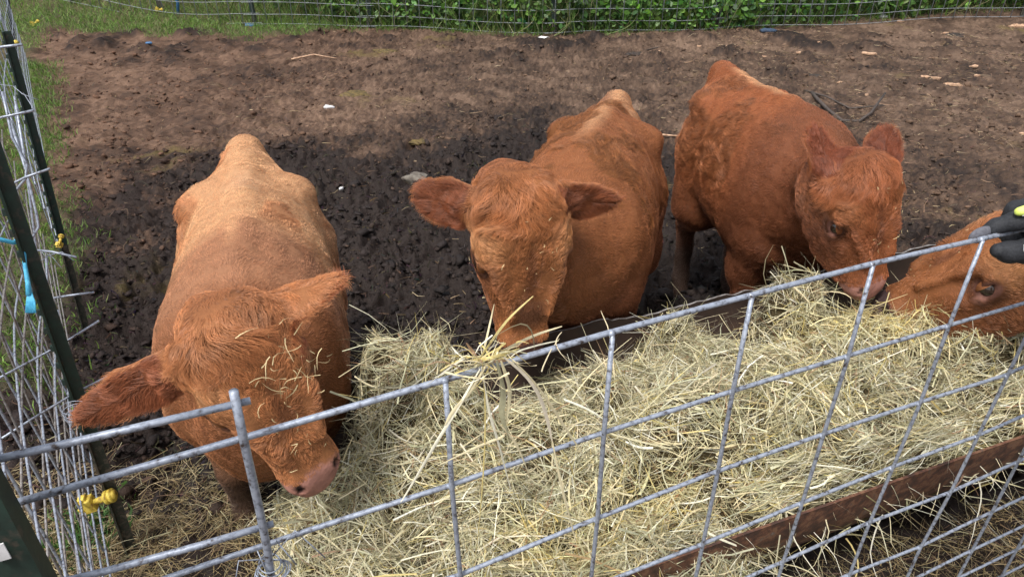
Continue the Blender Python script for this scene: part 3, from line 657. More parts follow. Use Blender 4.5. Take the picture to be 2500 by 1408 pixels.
# ------------------------------------------------------------------ cattle: implicit bodies -> one continuous mesh each
class Field:
    def __init__(s, lo, hi, h):
        s.lo = np.array(lo, float); s.h = h; s.n = np.ceil((np.array(hi)-s.lo)/h).astype(int)+1
        s.d = np.full(s.n, .5, np.float32)
    def sub(s, lo, hi):
        a = np.maximum(((np.array(lo)-s.lo)/s.h).astype(int), 0); b = np.minimum(np.ceil((np.array(hi)-s.lo)/s.h).astype(int)+1, s.n)
        if (b <= a).any(): return None, None
        g = np.meshgrid(*[s.lo[k]+s.h*np.arange(a[k], b[k]) for k in range(3)], indexing='ij')
        return (slice(a[0], b[0]), slice(a[1], b[1]), slice(a[2], b[2])), np.stack(g, -1)
    def blend(s, sl, d, k, cut=False):
        a = s.d[sl]
        if cut:
            h = np.clip(.5-.5*(a+d)/k, 0, 1); s.d[sl] = (a*(1-h)+(-d)*h+k*h*(1-h)).astype(np.float32)
        else:
            h = np.clip(.5+.5*(d-a)/k, 0, 1); s.d[sl] = (d*(1-h)+a*h-k*h*(1-h)).astype(np.float32)
    def cone(s, a, b, ra, rb, k=.03, cut=False):
        a, b = np.asarray(a, float), np.asarray(b, float); R = max(ra, rb)+k+.02
        sl, P = s.sub(np.minimum(a, b)-R, np.maximum(a, b)+R)
        if sl is None: return
        ab = b-a; t = np.clip((P-a)@ab/(ab@ab+1e-9), 0, 1); d = np.linalg.norm(P-a-t[..., None]*ab, axis=-1)-(ra+(rb-ra)*t)
        s.blend(sl, d, k, cut)
    def chain(s, pts, rs, k=.03):
        for i in range(len(pts)-1): s.cone(pts[i], pts[i+1], rs[i], rs[i+1], k)
    def ell(s, c, A, r, k=.03, cut=False, n=2.0):
        """ellipsoid with axes rows A, radii r"""
        c = np.asarray(c, float); A = np.asarray(A, float); r = np.asarray(r, float); R = r.max()+k+.02
        sl, P = s.sub(c-R, c+R)
        if sl is None: return
        q = np.abs((P-c)@A.T)/r; m = (q**n).sum(-1)**(1/n); d = (m-1)*r.min()*lerp(1, 1.3, .0)
        s.blend(sl, d, k, cut)
    def loft(s, pts, w, h, k=.03, lat=None, n=2.3, pear=0.0, sub=5):
        pts = np.asarray(pts, float); w = np.asarray(w, float); h = np.asarray(h, float)
        # catmull-rom resample
        def cr(a):
            a = np.asarray(a, float); e = np.concatenate([[2*a[0]-a[1]], a, [2*a[-1]-a[-2]]]); out = []
            for i in range(1, len(e)-2):
                for t in np.arange(sub)/sub:
                    out.append(.5*((2*e[i])+(-e[i-1]+e[i+1])*t+(2*e[i-1]-5*e[i]+4*e[i+1]-e[i+2])*t*t+(-e[i-1]+3*e[i]-3*e[i+1]+e[i+2])*t**3))
            out.append(e[-2]); return np.array(out)
        pts, w, h = cr(pts), cr(w), cr(h)
        R = max(w.max(), h.max())+k+.03
        sl, P = s.sub(pts.min(0)-R, pts.max(0)+R); best = np.full(P.shape[:-1], 9., np.float32)
        for i in range(len(pts)-1):
            a, b = pts[i], pts[i+1]; ab = b-a; L = np.linalg.norm(ab)+1e-9; T = ab/L
            Y = nrm(np.cross([0, 0, 1.], T)) if lat is None else nrm(lat-T*np.dot(lat, T)); U = np.cross(T, Y)
            if lat is None and U[2] < 0: U = -U
            r = max(w[i], w[i+1], h[i], h[i+1])+.06
            lo = np.minimum(a, b)-r; hi = np.maximum(a, b)+r
            o = [max(0, int((lo[c]-P[0, 0, 0, c])/s.h)) for c in range(3)]; e = [max(0, int((hi[c]-P[0, 0, 0, c])/s.h)+2) for c in range(3)]
            ss = tuple(slice(o[c], e[c]) for c in range(3)); Q = P[ss]
            if Q.size == 0: continue
            x = (Q-a)@T; t = np.clip(x/L, 0, 1); ww = w[i]+(w[i+1]-w[i])*t; hh = h[i]+(h[i+1]-h[i])*t
            D = Q-a-t[..., None]*ab; y = np.abs(D@Y); z = D@U; xx = np.abs(x-t*L)
            ww = ww*(1-pear*np.clip(z/hh, -.6, 1)); mn = np.minimum(ww, hh)
            q = ((y/ww)**n+(np.abs(z)/hh)**n+(xx/mn)**n)**(1/n); d = (q-1)*mn
            best[ss] = np.minimum(best[ss], d)
        s.blend(sl, best, k)
    def mesh(s):
        D = s.d; ins = D < 0; nx, ny, nz = D.shape
        cs = [(i, j, k) for i in (0, 1) for j in (0, 1) for k in (0, 1)]
        cnt = sum(ins[i:nx-1+i, j:ny-1+j, k:nz-1+k].astype(np.int8) for i, j, k in cs)
        cell = np.argwhere((cnt > 0) & (cnt < 8)); vid = -np.ones((nx-1, ny-1, nz-1), np.int32); vid[tuple(cell.T)] = np.arange(len(cell))
        acc = np.zeros((len(cell), 3)); num = np.zeros(len(cell))
        for a in cs:
            for ax in range(3):
                if a[ax]: continue
                b = list(a); b[ax] = 1
                da = D[tuple((cell+a).T)]; db = D[tuple((cell+b).T)]; m = (da < 0) != (db < 0)
                t = np.where(m, da/(da-db+1e-12), 0)[:, None]
                p = np.array(a)+t*(np.array(b)-np.array(a)); acc += np.where(m[:, None], p, 0); num += m
        V = s.lo+s.h*(cell+acc/num[:, None])
        Q = []
        for ax in range(3):
            u, v = (ax+1) % 3, (ax+2) % 3
            sa = [slice(None)]*3; sb = [slice(None)]*3; sa[ax] = slice(0, -1); sb[ax] = slice(1, None)
            e = ins[tuple(sa)] != ins[tuple(sb)]; E = np.argwhere(e)
            ok = (E[:, u] > 0) & (E[:, v] > 0) & (E[:, u] < D.shape[u]-1) & (E[:, v] < D.shape[v]-1); E = E[ok]
            fl = ins[tuple(E.T)]; c = []
            for du, dv in ((-1, -1), (0, -1), (0, 0), (-1, 0)):
                x = E.copy(); x[:, u] += du; x[:, v] += dv; c.append(vid[tuple(x.T)])
            q = np.stack(c, -1); q[~fl] = q[~fl][:, ::-1]; Q.append(q)
        return V, np.concatenate(Q)
    def grad(s, P):
        def smp(p):
            g = (p-s.lo)/s.h; i = np.clip(np.floor(g).astype(int), 0, s.n-2); f = g-i; o = 0
            for a in (0, 1):
                for b in (0, 1):
                    for c in (0, 1):
                        o = o+s.d[i[:, 0]+a, i[:, 1]+b, i[:, 2]+c]*(f[:, 0] if a else 1-f[:, 0])*(f[:, 1] if b else 1-f[:, 1])*(f[:, 2] if c else 1-f[:, 2])
            return o
        e = s.h*.8
        return nrm(np.stack([smp(P+np.eye(3)[k]*e)-smp(P-np.eye(3)[k]*e) for k in range(3)], -1))

def zsnap(x, y): return float(gz_base(np.array(x), np.array(y)))-.03

def build_cow(cfg):
    hd = cfg['head']; sc = hd['scale']
    poll, muz = np.array(hd['poll']), np.array(hd['muzzle'])
    HX = nrm(muz-poll); HZ = np.array(hd['normal'], float); HZ = nrm(HZ-HX*np.dot(HZ, HX)); HY = np.cross(HZ, HX)
    HL = np.linalg.norm(muz-poll)/.46                      # scale along the face
    def hp(s, y=0., z=0.): return poll+HX*s*HL+HY*y*sc+HZ*z*sc
    body = cfg['body']     # stations: x, y, ztop, halfwidth, height
    b = np.array(body, float)
    pts = np.stack([b[:, 0], b[:, 1], b[:, 2]-b[:, 4]/2], -1)
    lo = np.minimum(pts.min(0)-.42, poll-.33); hi = np.maximum(pts.max(0)+.42, poll+.35)
    lo = np.minimum(lo, muz-.15); hi = np.maximum(hi, muz+.15); lo[2] = -.32
    f = Field(lo, hi, cfg.get('vox', .0085))
    f.loft(pts, b[:, 3], b[:, 4]/2, k=.02, n=2.25, pear=.10)
    fwd = nrm(np.array([pts[-2][0]-pts[1][0], pts[-2][1]-pts[1][1], 0])); side = np.array([-fwd[1], fwd[0], 0])
    def st(i): return b[i]
    # tail
    r0 = b[0]; tp = np.array([r0[0], r0[1], r0[2]-.02])
    bw = nrm(pts[0]-pts[2]); bw[2] = 0; bw = nrm(bw)
    f.chain([tp+bw*.0, tp+bw*.07-np.array([0, 0, .06]), tp+bw*.09-np.array([0, 0, .25]), tp+bw*.07-np.array([0, 0, .5])], [.045, .032, .022, .018], .04)
    f.cone(tp+bw*.02+np.array([0, 0, .012]), tp-bw*.10+np.array([0, 0, -.01]), .042, .05, .07)
    # hips, pins and legs
    ih, isd = cfg.get('ihip', 2), cfg.get('ish', -4)
    hipc = b[ih]; Bf = nrm(pts[ih]-pts[ih-1]); Bf[2] = 0; Bf = nrm(Bf); Bs = np.array([-Bf[1], Bf[0], 0])
    legs = []
    for sg in (-1, 1):
        hk = np.array([hipc[0], hipc[1], hipc[2]-.075])+Bs*sg*(hipc[3]*.80)-Bf*.03-[0, 0, .02]
        f.ell(hk, np.eye(3), (.045, .05, .040), .09)
        pin = tp+Bs*sg*.07-np.array([0, 0, .13])-bw*.03; f.ell(pin, np.eye(3), (.05, .05, .055), .09)
        o = cfg.get('hindoff', (0, 0))[0 if sg < 0 else 1]
        c = np.array([hipc[0], hipc[1], 0])-Bf*.06+Bs*sg*(hipc[3]*.60); gz0 = zsnap(c[0], c[1])
        H = hipc[2]-gz0
        J = [c+Bf*.05+[0, 0, gz0+H*.72], c+Bf*.10+Bs*sg*.02+[0, 0, gz0+H*.52], c-Bf*.10+[0, 0, gz0+H*.335], c-Bf*(.06-o)+[0, 0, gz0+.09], c-Bf*(.03-o)+[0, 0, gz0+.02]]
        f.chain(J[:3], [.13, .10, .048], .09); f.chain(J[2:], [.046, .036, .04], .025); f.cone(J[3], J[3]+(J[2]-J[3])*.9, .033, .034, .02)
    shc = b[isd]; Sf = nrm(pts[isd]-pts[isd-1]); Sf[2] = 0; Sf = nrm(Sf); Ss = np.array([-Sf[1], Sf[0], 0])
    for sg in (-1, 1):
        o = cfg.get('foreoff', (0, 0))[0 if sg < 0 else 1]
        c = np.array([shc[0], shc[1], 0])+Ss*sg*(shc[3]*.58)+Sf*.02; gz0 = zsnap(c[0], c[1]+.0); H = shc[2]-gz0
        f.ell(c+Ss*sg*.045+[0, 0, gz0+H*.66], np.array([Sf*.5+np.array([0, 0, .87]), Ss, Sf*.87-np.array([0, 0, .5])]), (.19, .055, .10), .07)
        J = [c+Sf*.06+[0, 0, gz0+H*.58], c-Sf*.01+[0, 0, gz0+H*.44], c+Sf*(.015+o*.6)+[0, 0, gz0+H*.26], c+Sf*o+[0, 0, gz0+.09], c+Sf*(o+.02)+[0, 0, gz0+.02]]
        f.chain(J[:3], [.10, .075, .046], .05); f.chain(J[2:], [.047, .034, .042], .02)
    f.chain([np.array([q[0], q[1], q[2]-.022]) for q in b[1:-2]], [.028]*(len(b)-3), .05)
    # brisket
    br = np.array([shc[0], shc[1], shc[2]-shc[4]*.82])+Sf*.13; f.ell(br, np.eye(3), (.11, .11, .13), .08)
    # neck into the back of the skull
    ne = cfg.get('neck'); nk = np.array([b[-1][0], b[-1][1], b[-1][2]-b[-1][4]*.42])
    skull = hp(.03, 0, -.10)
    f.cone(nk, skull-HZ*.05, b[-1][3]*.92, .070*sc, .05)
    f.cone(nk-np.array([0, 0, .12]), hp(.13, 0, -.15), .085, .06*sc, .08)
    # head
    S = np.array([.0, .045, .10, .185, .255, .32, .38, .435, .47]); wid = np.array([.074, .098, .105, .096, .076, .060, .054, .057, .052])*sc
    fr = np.array([.010, .034, .042, .038, .030, .024, .018, .012, .002])*sc; bk = np.array([-.11, -.15, -.175, -.205, -.195, -.16, -.13, -.12, -.108])*sc
    cen = poll+HX*(S*HL)[:, None]+HZ*((fr+bk)/2)[:, None]
    f.loft(cen, wid, (fr-bk)/2, k=.05, lat=HY, n=2.5, sub=4, pear=-.20)
    f.cone(hp(.01, -.035, -.020), hp(.01, .035, -.020), .045*sc, .045*sc, .04)                # poll ridge
    AX = np.array([HX, HY, HZ])
    for sg in (-1, 1):
        f.ell(hp(.182, sg*.092, -.022), AX, np.array([.042, .026, .032])*sc, .035)        # orbit
        f.ell(hp(.150, sg*.088, .006), AX, np.array([.045, .018, .018])*sc, .03)          # brow
        f.ell(hp(.25, sg*.054, -.10), AX, np.array([.08, .014, .05])*sc, .05)             # cheek
        f.ell(hp(.235, sg*.094, .004), AX, np.array([.040, .014, .024])*sc, .03, cut=True)        # hollow before the eye
        f.ell(hp(.450, sg*.036, -.016), AX, np.array([.032, .028, .028])*sc, .016)
        f.cone(hp(.20, sg*.066, .018), hp(.11, sg*.075, .020), .016*sc, .012*sc, .03)         # nostril wing
        f.ell(hp(.458, sg*.040, -.006), np.array([nrm(HX+HY*sg*.5), nrm(HY-HX*sg*.5), HZ]), np.array([.019, .011, .013])*sc, .008, cut=True)
        f.ell(hp(.185, sg*.117, -.024), np.array([nrm(HX-HZ*.25), HY, nrm(HZ+HX*.25)]), np.array([.021, .014, .0105])*sc, .006, cut=True)
        f.cone(hp(.23, sg*.075, .028), hp(.34, sg*.05, .026), .006, .006, .03)
        f.cone(hp(.40, sg*.066, -.075), hp(.465, sg*.046, -.062), .004*sc, .003*sc, .008, cut=True)      # mouth line
    # ears
    ears = []
    for E in cfg['ears']:
        sg = E['side']; base = hp(.035, sg*.088, -.055); tip = np.array(E['tip'], float); A = nrm(tip-base); L = np.linalg.norm(tip-base)
        Nn = np.array(E['open'], float); Nn = nrm(Nn-A*np.dot(Nn, A)); B = np.cross(A, Nn); ears.append((base, A, B, Nn, L))
        sl, P = f.sub(np.minimum(base, tip)-.12, np.maximum(base, tip)+.12)
        q = P-base; t = np.clip(q@A/L, -.1, 1.05); y = q@B; z = q@Nn
        ww = E.get('w', .052)*sc*np.sqrt(np.clip(np.sin(np.pi*np.clip(.10+.9*t, 0, 1)**.80), 1e-3, 1))*(1+.0*t)
        z2 = z-y*y*7.0*(1-.5*t)+.012
        th = lerp(.020, .0105, np.clip(t, 0, 1))*sc
        over = np.maximum(q@A-L, 0)
        m = np.sqrt((y/np.maximum(ww, .004))**2+(z2/th)**2+(over/.012)**2+(np.minimum(q@A+.02, 0)/.02)**2)
        f.blend(sl, (m-1)*th, .016)
        f.cone(base-A*.01, base+A*.05, .036*sc, .024*sc, .03)
    V, Q = f.mesh()
    for _ in range(2):     # relax the net a little
        acc = np.zeros_like(V); n = np.zeros(len(V))
        for k in range(4):
            a, c = Q[:, k], Q[:, (k+1) % 4]; np.add.at(acc, a, V[c]); np.add.at(n, a, 1)
        V = V*.6+.4*acc/np.maximum(n, 1)[:, None]
    N = f.grad(V)
    lump = .0055*gnoise(V*7.5, 6)+.0035*gnoise(V*15, 3)+.0022*gnoise(V*34, 4)
    V = V+N*lump[:, None]
    def headco(P):
        q = P-poll; return q@HX/HL, q@HY/sc, q@HZ/sc
    def masks(P):
        s, y, z = headco(P)
        head = smooth(-.10, -.02, s)*(1-smooth(.15, .19, np.abs(y)))*(1-smooth(.52, .55, s))*smooth(-.32, -.24, z)
        ear = np.zeros(len(P)); inner = np.zeros(len(P))
        for (ba, A, B, Nn, L) in ears:
            q = P-ba; t = q@A/L; near = (t > .12) & (t < 1.1) & (np.abs(q@B) < .09) & (np.abs(q@Nn) < .06)
            ear = np.where(near, 1, ear)
            inner = np.where(near & (q@Nn > (q@B)**2*7-.012), 1, inner)
        return s, y, z, head, ear, inner
    bx = np.concatenate([b[:, :2]]); seg = np.cumsum(np.concatenate([[0], np.linalg.norm(np.diff(bx, axis=0), axis=1)]))
    def bodyco(P):
        """u = 0 at the tail head .. 1 at the neck; v = signed distance from the spine; w = metres below the back"""
        best = np.full(len(P), 9.); u = np.zeros(len(P)); v = np.zeros(len(P)); zt = np.zeros(len(P))
        for i in range(len(b)-1):
            a, c = b[i, :2], b[i+1, :2]; ab = c-a; L2 = ab@ab; t = np.clip((P[:, :2]-a)@ab/L2, 0, 1)
            D = P[:, :2]-a-t[:, None]*ab; dd = np.hypot(D[:, 0], D[:, 1]); m = dd < best; best = np.where(m, dd, best)
            uu = (seg[i]+t*math.sqrt(L2))/seg[-1]; sd = (D[:, 0]*-ab[1]+D[:, 1]*ab[0])/math.sqrt(L2)
            u = np.where(m, uu, u); v = np.where(m, sd, v); zt = np.where(m, b[i, 2]+t*(b[i+1, 2]-b[i, 2]), zt)
        return u, v, zt-P[:, 2]
    def color(P, base_only=False):
        s, y, z, head, ear, inner = masks(P); u, v, w = bodyco(P)
        col = cfg['color'](P, u, v, w)
        hc = np.array(cfg['headcol'])
        n = (fbm(P*np.array([9, 9, 9]), 3, 91))[:, None]
        hcol = hc*(1+.5*n)
        pale = smooth(.0, .10, s)*(1-smooth(.10, .26, s))*smooth(.03, .10, np.abs(y))
        hcol = lerp(hcol, np.array([.62, .33, .15]), (pale*cfg.get('pale', .3))[:, None])
        sidek = np.clip(smooth(.055, .10, np.abs(y)+.01*n[:, 0])*smooth(.13, .20, s)+smooth(-.035, -.075, z), 0, 1)*cfg.get('sidek', .55)
        hcol = lerp(hcol, DEEP*1.25, sidek[:, None])
        ctr = np.exp(-((s-.245)/.035)**2-(y/.012)**2)+.7*np.exp(-(y/.010)**2)*smooth(.10, .16, s)*smooth(.3, .25, s)
        hcol = lerp(hcol, DEEP, np.clip(ctr, 0, .65)[:, None])
        ek = smooth(1.6, .7, ((s-.19)/.045)**2+((z+.03)/.034)**2)*(np.abs(y) > .05)
        hcol = lerp(hcol, DEEP*.6, (ek*.75)[:, None])
        dk = smooth(.27, .33, s)*(1-smooth(.36, .42, s))*(1-smooth(.02, .05, np.abs(y)))*smooth(-.04, 0, z)*cfg.get('bridge', .3)
        hcol = lerp(hcol, np.array([.06, .025, .018]), dk[:, None])
        col = lerp(col, hcol, head[:, None])
        col = np.where((inner > 0)[:, None], hc*np.array([.62, .5, .55]), np.where((ear > 0)[:, None], hc*.92, col))
        g = P[:, 2]-gz_base(P[:, 0], P[:, 1])
        mud = smooth(.42, .12, g+.10*fbm(P*7, 3, 93))*cfg.get('mud', .9)
        col = lerp(col, np.array([.075, .052, .040])*(1+.4*n), mud[:, None])
        if base_only:
            nose = smooth(.434, .452, s+.010*(np.abs(y) < .025)-.35*np.maximum(-.040-z, 0))*smooth(-.085, -.065, z)
            nc = np.array(cfg.get('nosecol', (.34, .17, .13)))*(1+.25*gnoise(P*60, 5))[:, None]
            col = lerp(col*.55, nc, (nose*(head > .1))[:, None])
            nost = ((s-.456)/.021)**2+((np.abs(y)-.042)/.016)**2+((z+.006)/.018)**2
            col = lerp(col, np.array([.02, .010, .009]), smooth(1.3, .8, nost)[:, None])
            er = ((s-.185)/.036)**2+((z+.024)/.022)**2
            eyem = smooth(1.3, .7, er)*(np.abs(y) > .08)
            col = lerp(col, np.array([.10, .045, .035]), (eyem*.8)[:, None])
            pk = smooth(.6, .2, ((s-.222)/.03)**2+((z+.04)/.02)**2)*(np.abs(y) > .07)
            col = lerp(col, np.array([.45, .22, .17]), (pk*.5)[:, None])
        return np.clip(col, .004, 1)
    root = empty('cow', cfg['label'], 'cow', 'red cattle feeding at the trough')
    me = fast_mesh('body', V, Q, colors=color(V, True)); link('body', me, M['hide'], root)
    for sg in (-1, 1):
        mb = MB(); mb.lump(hp(.185, sg*.0985, -.026), .0195*sc, n=3, rough=0); mb.build('eye', M['eye'], root)
        # lids
        lid = MB(); er = .0215*sc; ec = (.185, sg*.0985, -.026)
        for z0, z1 in ((.42, 1.5), (-.52, -1.5)):
            n1, n2 = 6, 14; vv = []
            for ii in range(n1+1):
                ph = z0+(z1-z0)*ii/n1
                for jj in range(n2+1):
                    th = -1.5+3.0*jj/n2; bow = (.10 if z0 > 0 else -.05)*(1-(th/1.5)**2)*(1-ii/n1)*2-(.18 if z0 > 0 else -.35)*(abs(th/1.5)**3)*(1-ii/n1)
                    f2 = ph+bow; vv.append(hp(ec[0], ec[1], ec[2])+HX*er*1.12*math.sin(th)*math.cos(f2*.95)+HY*sg*er*math.cos(th)*math.cos(f2)*1.02+HZ*er*math.sin(f2))
            lid.add(vv, [(ii*(n2+1)+jj, ii*(n2+1)+jj+1, (ii+1)*(n2+1)+jj+1, (ii+1)*(n2+1)+jj) for ii in range(n1) for jj in range(n2)])
        me = bpy.data.meshes.new('eyelid'); me.from_pydata(np.concatenate(lid.v).tolist(), [], lid.f); at = me.color_attributes.new('Col', 'FLOAT_COLOR', 'POINT')
        at.data.foreach_set('color', np.tile(list(np.array(cfg['headcol'])*.42)+[1], len(me.vertices)).astype(np.float32)); me.polygons.foreach_set('use_smooth', np.ones(len(me.polygons), bool)); link('eyelid', me, M['hide'], root)
    # fur
    tri = np.concatenate([Q[:, [0, 1, 2]], Q[:, [0, 2, 3]]]); A = V[tri[:, 0]]; B = V[tri[:, 1]]; Cc = V[tri[:, 2]]
    ar = np.linalg.norm(np.cross(B-A, Cc-A), axis=1)
    cen = (A+B+Cc)/3; s, y, z, head, ear, inner = masks(cen)
    wgt = ar*(1+1.3*(head > .5)+1.6*ear)
    NH = cfg.get('hairs', 110000); pickt = RNG.choice(len(tri), NH, p=wgt/wgt.sum()); r1, r2 = np.sqrt(RNG.uniform(size=NH)), RNG.uniform(size=NH)
    P = A[pickt]*(1-r1)[:, None]+B[pickt]*(r1*(1-r2))[:, None]+Cc[pickt]*(r1*r2)[:, None]
    s, y, z, head, ear, inner = masks(P); nose = smooth(.435, .46, s-.35*np.maximum(-.05-z, 0))*(head > .1)*(z > -.085)
    eyeh = (((s-.185)/.036)**2+((z+.026)/.025)**2 < 1) & (np.abs(y) > .07) & (head > .1)
    nost = (nose > .3)
    keep = ~(nost | eyeh); P = P[keep]; s, y, z, head, ear, inner = [q[keep] for q in (s, y, z, head, ear, inner)]; NH = len(P)
    nn = f.grad(P); u, v, w = bodyco(P)
    # comb field
    cdir = -fwd*1.0+np.array([0, 0, -.55])+side*(v*1.2)[:, None]*.6
    sw = np.stack([fbm(P*3.2, 2, 95), fbm(P*3.2, 2, 96), fbm(P*3.2, 2, 97)], -1)
    rgh = cfg['patch'](P, u, v, w)[:, None]; cdir = nrm(cdir)+sw*(.3+.9*rgh)+np.stack([gnoise(P*14, 198), gnoise(P*14, 199), gnoise(P*14, 200)], -1)*.7*rgh
    wh = cfg.get('whorl', .245)
    hx = (s-wh); hy = y; upf = smooth(.05, .0, s)
    fd = (HX*hx[:, None]*1.0+HY*(hy*1.1)[:, None]); fd = nrm(fd)
    fd = lerp(fd, nrm(HX*1.0+HY*(y*7)[:, None]), smooth(.10, .03, s)[:, None])
    cheek = smooth(-.02, -.07, z); fd = lerp(fd, nrm(-HZ*1.0+HX*-.5), cheek[:, None])
    fd = fd+np.stack([gnoise(P*16, 98), gnoise(P*16, 99), gnoise(P*16, 100)], -1)*.55
    cdir = lerp(cdir, fd, (head > .4).astype(float)[:, None])
    for (ba, Aa, Ba, Nn, L) in ears:
        q = P-ba; t = q@Aa/L; near = (t > .08) & (t < 1.1) & (np.abs(q@Ba) < .09) & (np.abs(q@Nn) < .06)
        cdir = np.where(near[:, None], Aa*1.0+Ba*np.sign(q@Ba)[:, None]*.45-np.array([0, 0, .25]), cdir)
    cdir = cdir+RNG.normal(size=(NH, 3))*.12
    cdir = nrm(cdir-nn*np.sum(cdir*nn, 1, keepdims=True))
    rough = cfg['patch'](P, u, v, w)*smooth(.9, .75, u)
    L = lerp(.0145, cfg.get('blen', .018), rough)*RNG.uniform(.7, 1.25, NH)
    L = lerp(L, lerp(.013, cfg.get('tuft', .040), smooth(.16, .02, s)*(1-cheek))*RNG.uniform(.7, 1.25, NH), head)
    L = np.where((head > .5) & (s > .27), .009, np.where((head > .5) & (s > .14), np.minimum(L, .019), L))
    L = np.where(ear > 0, .024*RNG.uniform(.6, 1.3, NH), L)
    tuf = np.clip(rough+(head > .5)*(1-nose[keep] if len(nose) != NH else 1)*.8, 0, 1); lift = np.clip(RNG.uniform(.12, .38, NH)+tuf*(gnoise(P*26, 120)*.75+.12)+(1-tuf)*(gnoise(P*34, 121)*.42+.05), .02, 1.1)
    K = 5; tt = np.linspace(0, 1, K); pts3 = P[:, None]+L[:, None, None]*(cdir[:, None]*tt[None, :, None]+nn[:, None]*(lift[:, None]*(tt-.75*tt*tt)[None])[..., None])
    cf = 24; amp = (L*np.where(head > .5, .40, .24+.3*rough))[:, None, None]
    cw = np.stack([gnoise(P*cf, 102), gnoise(P*cf, 103), gnoise(P*cf, 104)], -1); ph = 6.28*gnoise(P*9, 105)
    wave = np.sin(ph[:, None]+tt[None]*5.0)*tt[None]
    sd3 = nrm(np.cross(nn, cdir))
    pts3 = pts3+cw[:, None]*amp*(tt**1.3)[None, :, None]+sd3[:, None]*(wave*L[:, None]*.22)[..., None]
    from mathutils.kdtree import KDTree
    for frac, amt, pw in ((.07, .42, 1.3),):
        seeds = np.nonzero(RNG.uniform(size=NH) < frac)[0]; kd = KDTree(len(seeds))
        for i, q in enumerate(P[seeds]): kd.insert(q, i)
        kd.balance(); Pj = P+nn*0; near = np.fromiter((kd.find(q)[1] for q in P.tolist()), int, NH); sd = seeds[near]
        cl = amt*np.where(head > .5, 1.0, 1.4*cfg.get('bclump', 0)*rough)*np.where(ear > 0, .3, 1)
        if frac < .02: cl = cl*np.where(head > .5, 1, 0)
        ok2 = np.sum(nn*nn[sd], 1) > .5; cl = cl*ok2
        w_ = (tt**pw)[None]*cl[:, None]; pts3 = pts3*(1-w_[..., None])+pts3[sd]*w_[..., None]
        lockc = locals().get('lockc', 1.0)*(1+RNG.normal(size=NH)[sd]*(.10)*np.where(head > .5, 1, 1.6*cfg.get('bclump', 0)*rough))
    pts3[:, 0] -= nn*.001
    hc = bpy.data.hair_curves.new('fur'); hc.add_curves([K]*NH); hc.attributes['position'].data.foreach_set('vector', pts3.astype(np.float32).ravel())
    rad = hc.attributes.get('radius') or hc.attributes.new('radius', 'FLOAT', 'POINT')
    rad.data.foreach_set('value', (np.tile([1, .95, .8, .55, .15], NH)*cfg.get('hr', .00038)).astype(np.float32))
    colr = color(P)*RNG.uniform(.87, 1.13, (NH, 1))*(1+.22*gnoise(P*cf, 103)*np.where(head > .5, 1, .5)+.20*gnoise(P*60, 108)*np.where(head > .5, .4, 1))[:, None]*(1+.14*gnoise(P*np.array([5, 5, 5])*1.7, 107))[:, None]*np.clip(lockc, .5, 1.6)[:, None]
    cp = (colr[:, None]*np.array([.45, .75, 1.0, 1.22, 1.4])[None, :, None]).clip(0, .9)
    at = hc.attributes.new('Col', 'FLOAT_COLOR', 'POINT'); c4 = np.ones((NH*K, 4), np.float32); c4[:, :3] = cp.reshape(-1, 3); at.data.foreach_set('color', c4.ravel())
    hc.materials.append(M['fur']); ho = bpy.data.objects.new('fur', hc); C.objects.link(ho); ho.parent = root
    print('cow', cfg['label'][:30], len(V), 'verts', NH, 'hairs'); return root, dict(hp=hp, f=f)

TAN = np.array([.66, .36, .185]); RUST = np.array([.41, .152, .058]); DEEP = np.array([.17, .060, .028]); PUR = np.array([.34, .145, .078]); RED = np.array([.32, .106, .040])
def n3(P, f, sd, o=3): return fbm(P*f, o, sd)
def pt1(P, u, v, w):
    a = smooth(-.03, .14, n3(P, 4.2, 111)+.26*smooth(.30, .45, u)*smooth(.03, .08, v)-.20)*smooth(.66, .58, u)
    return a*smooth(.42, .30, w)
def c1(P, u, v, w):
    n = n3(P, 5, 110); c = lerp(TAN*1.12, TAN*.85, smooth(.05, .3, w)[:, None]*.6)  # tan lighter on top, darker down the sides: overhead light painted into the coat
    c = lerp(c, TAN*np.array([1.12, 1.2, 1.35]), (smooth(.30, .38, u)*smooth(.50, .42, u)*smooth(.08, .0, np.abs(v)+.03*n)*.6)[:, None])
    c = lerp(c, RUST*1.25, (pt1(P, u, v, w)*.6)[:, None])
    ridge = smooth(.030, .0, np.abs(v+.012)+.012*n)*smooth(.80, .70, u)
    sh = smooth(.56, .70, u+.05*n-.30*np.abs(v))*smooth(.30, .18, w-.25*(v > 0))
    c = lerp(c, PUR*1.15, (sh*(1-.75*ridge)*.75)[:, None]); c = lerp(c, RUST*.9, (smooth(.28, .5, w)*.75)[:, None]); c = lerp(c, RUST*.75, (smooth(.84, .93, u)*.9)[:, None]); return c  # rust low on the sides continues the painted flank shade
def pt2(P, u, v, w):
    return smooth(-.02, .07, n3(P, 5, 113)+.45*smooth(.24, .32, u)*smooth(.72, .60, u)*smooth(.035, .06, -v)-.20)*smooth(.42, .3, w)
def c2(P, u, v, w):
    n = n3(P, 5, 112); c = np.tile(RUST*.88, (len(P), 1))
    c = lerp(c, TAN*1.0, (smooth(.30, .16, u+.1*n)*smooth(.25, .05, w)*.65+smooth(.06, 0, np.abs(v+.02)+.02*n)*smooth(.8, .5, u)*.75).clip(0, 1)[:, None])
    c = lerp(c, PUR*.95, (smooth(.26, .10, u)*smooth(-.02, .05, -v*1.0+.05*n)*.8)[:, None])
    c = lerp(c, RUST*np.array([.62, .62, .5]), (pt2(P, u, v, w)*.85)[:, None]); c = lerp(c, DEEP*1.4, (smooth(.18, .42, w)*.8)[:, None]); return c  # deep brown low on the sides is flank shade put into the coat colour
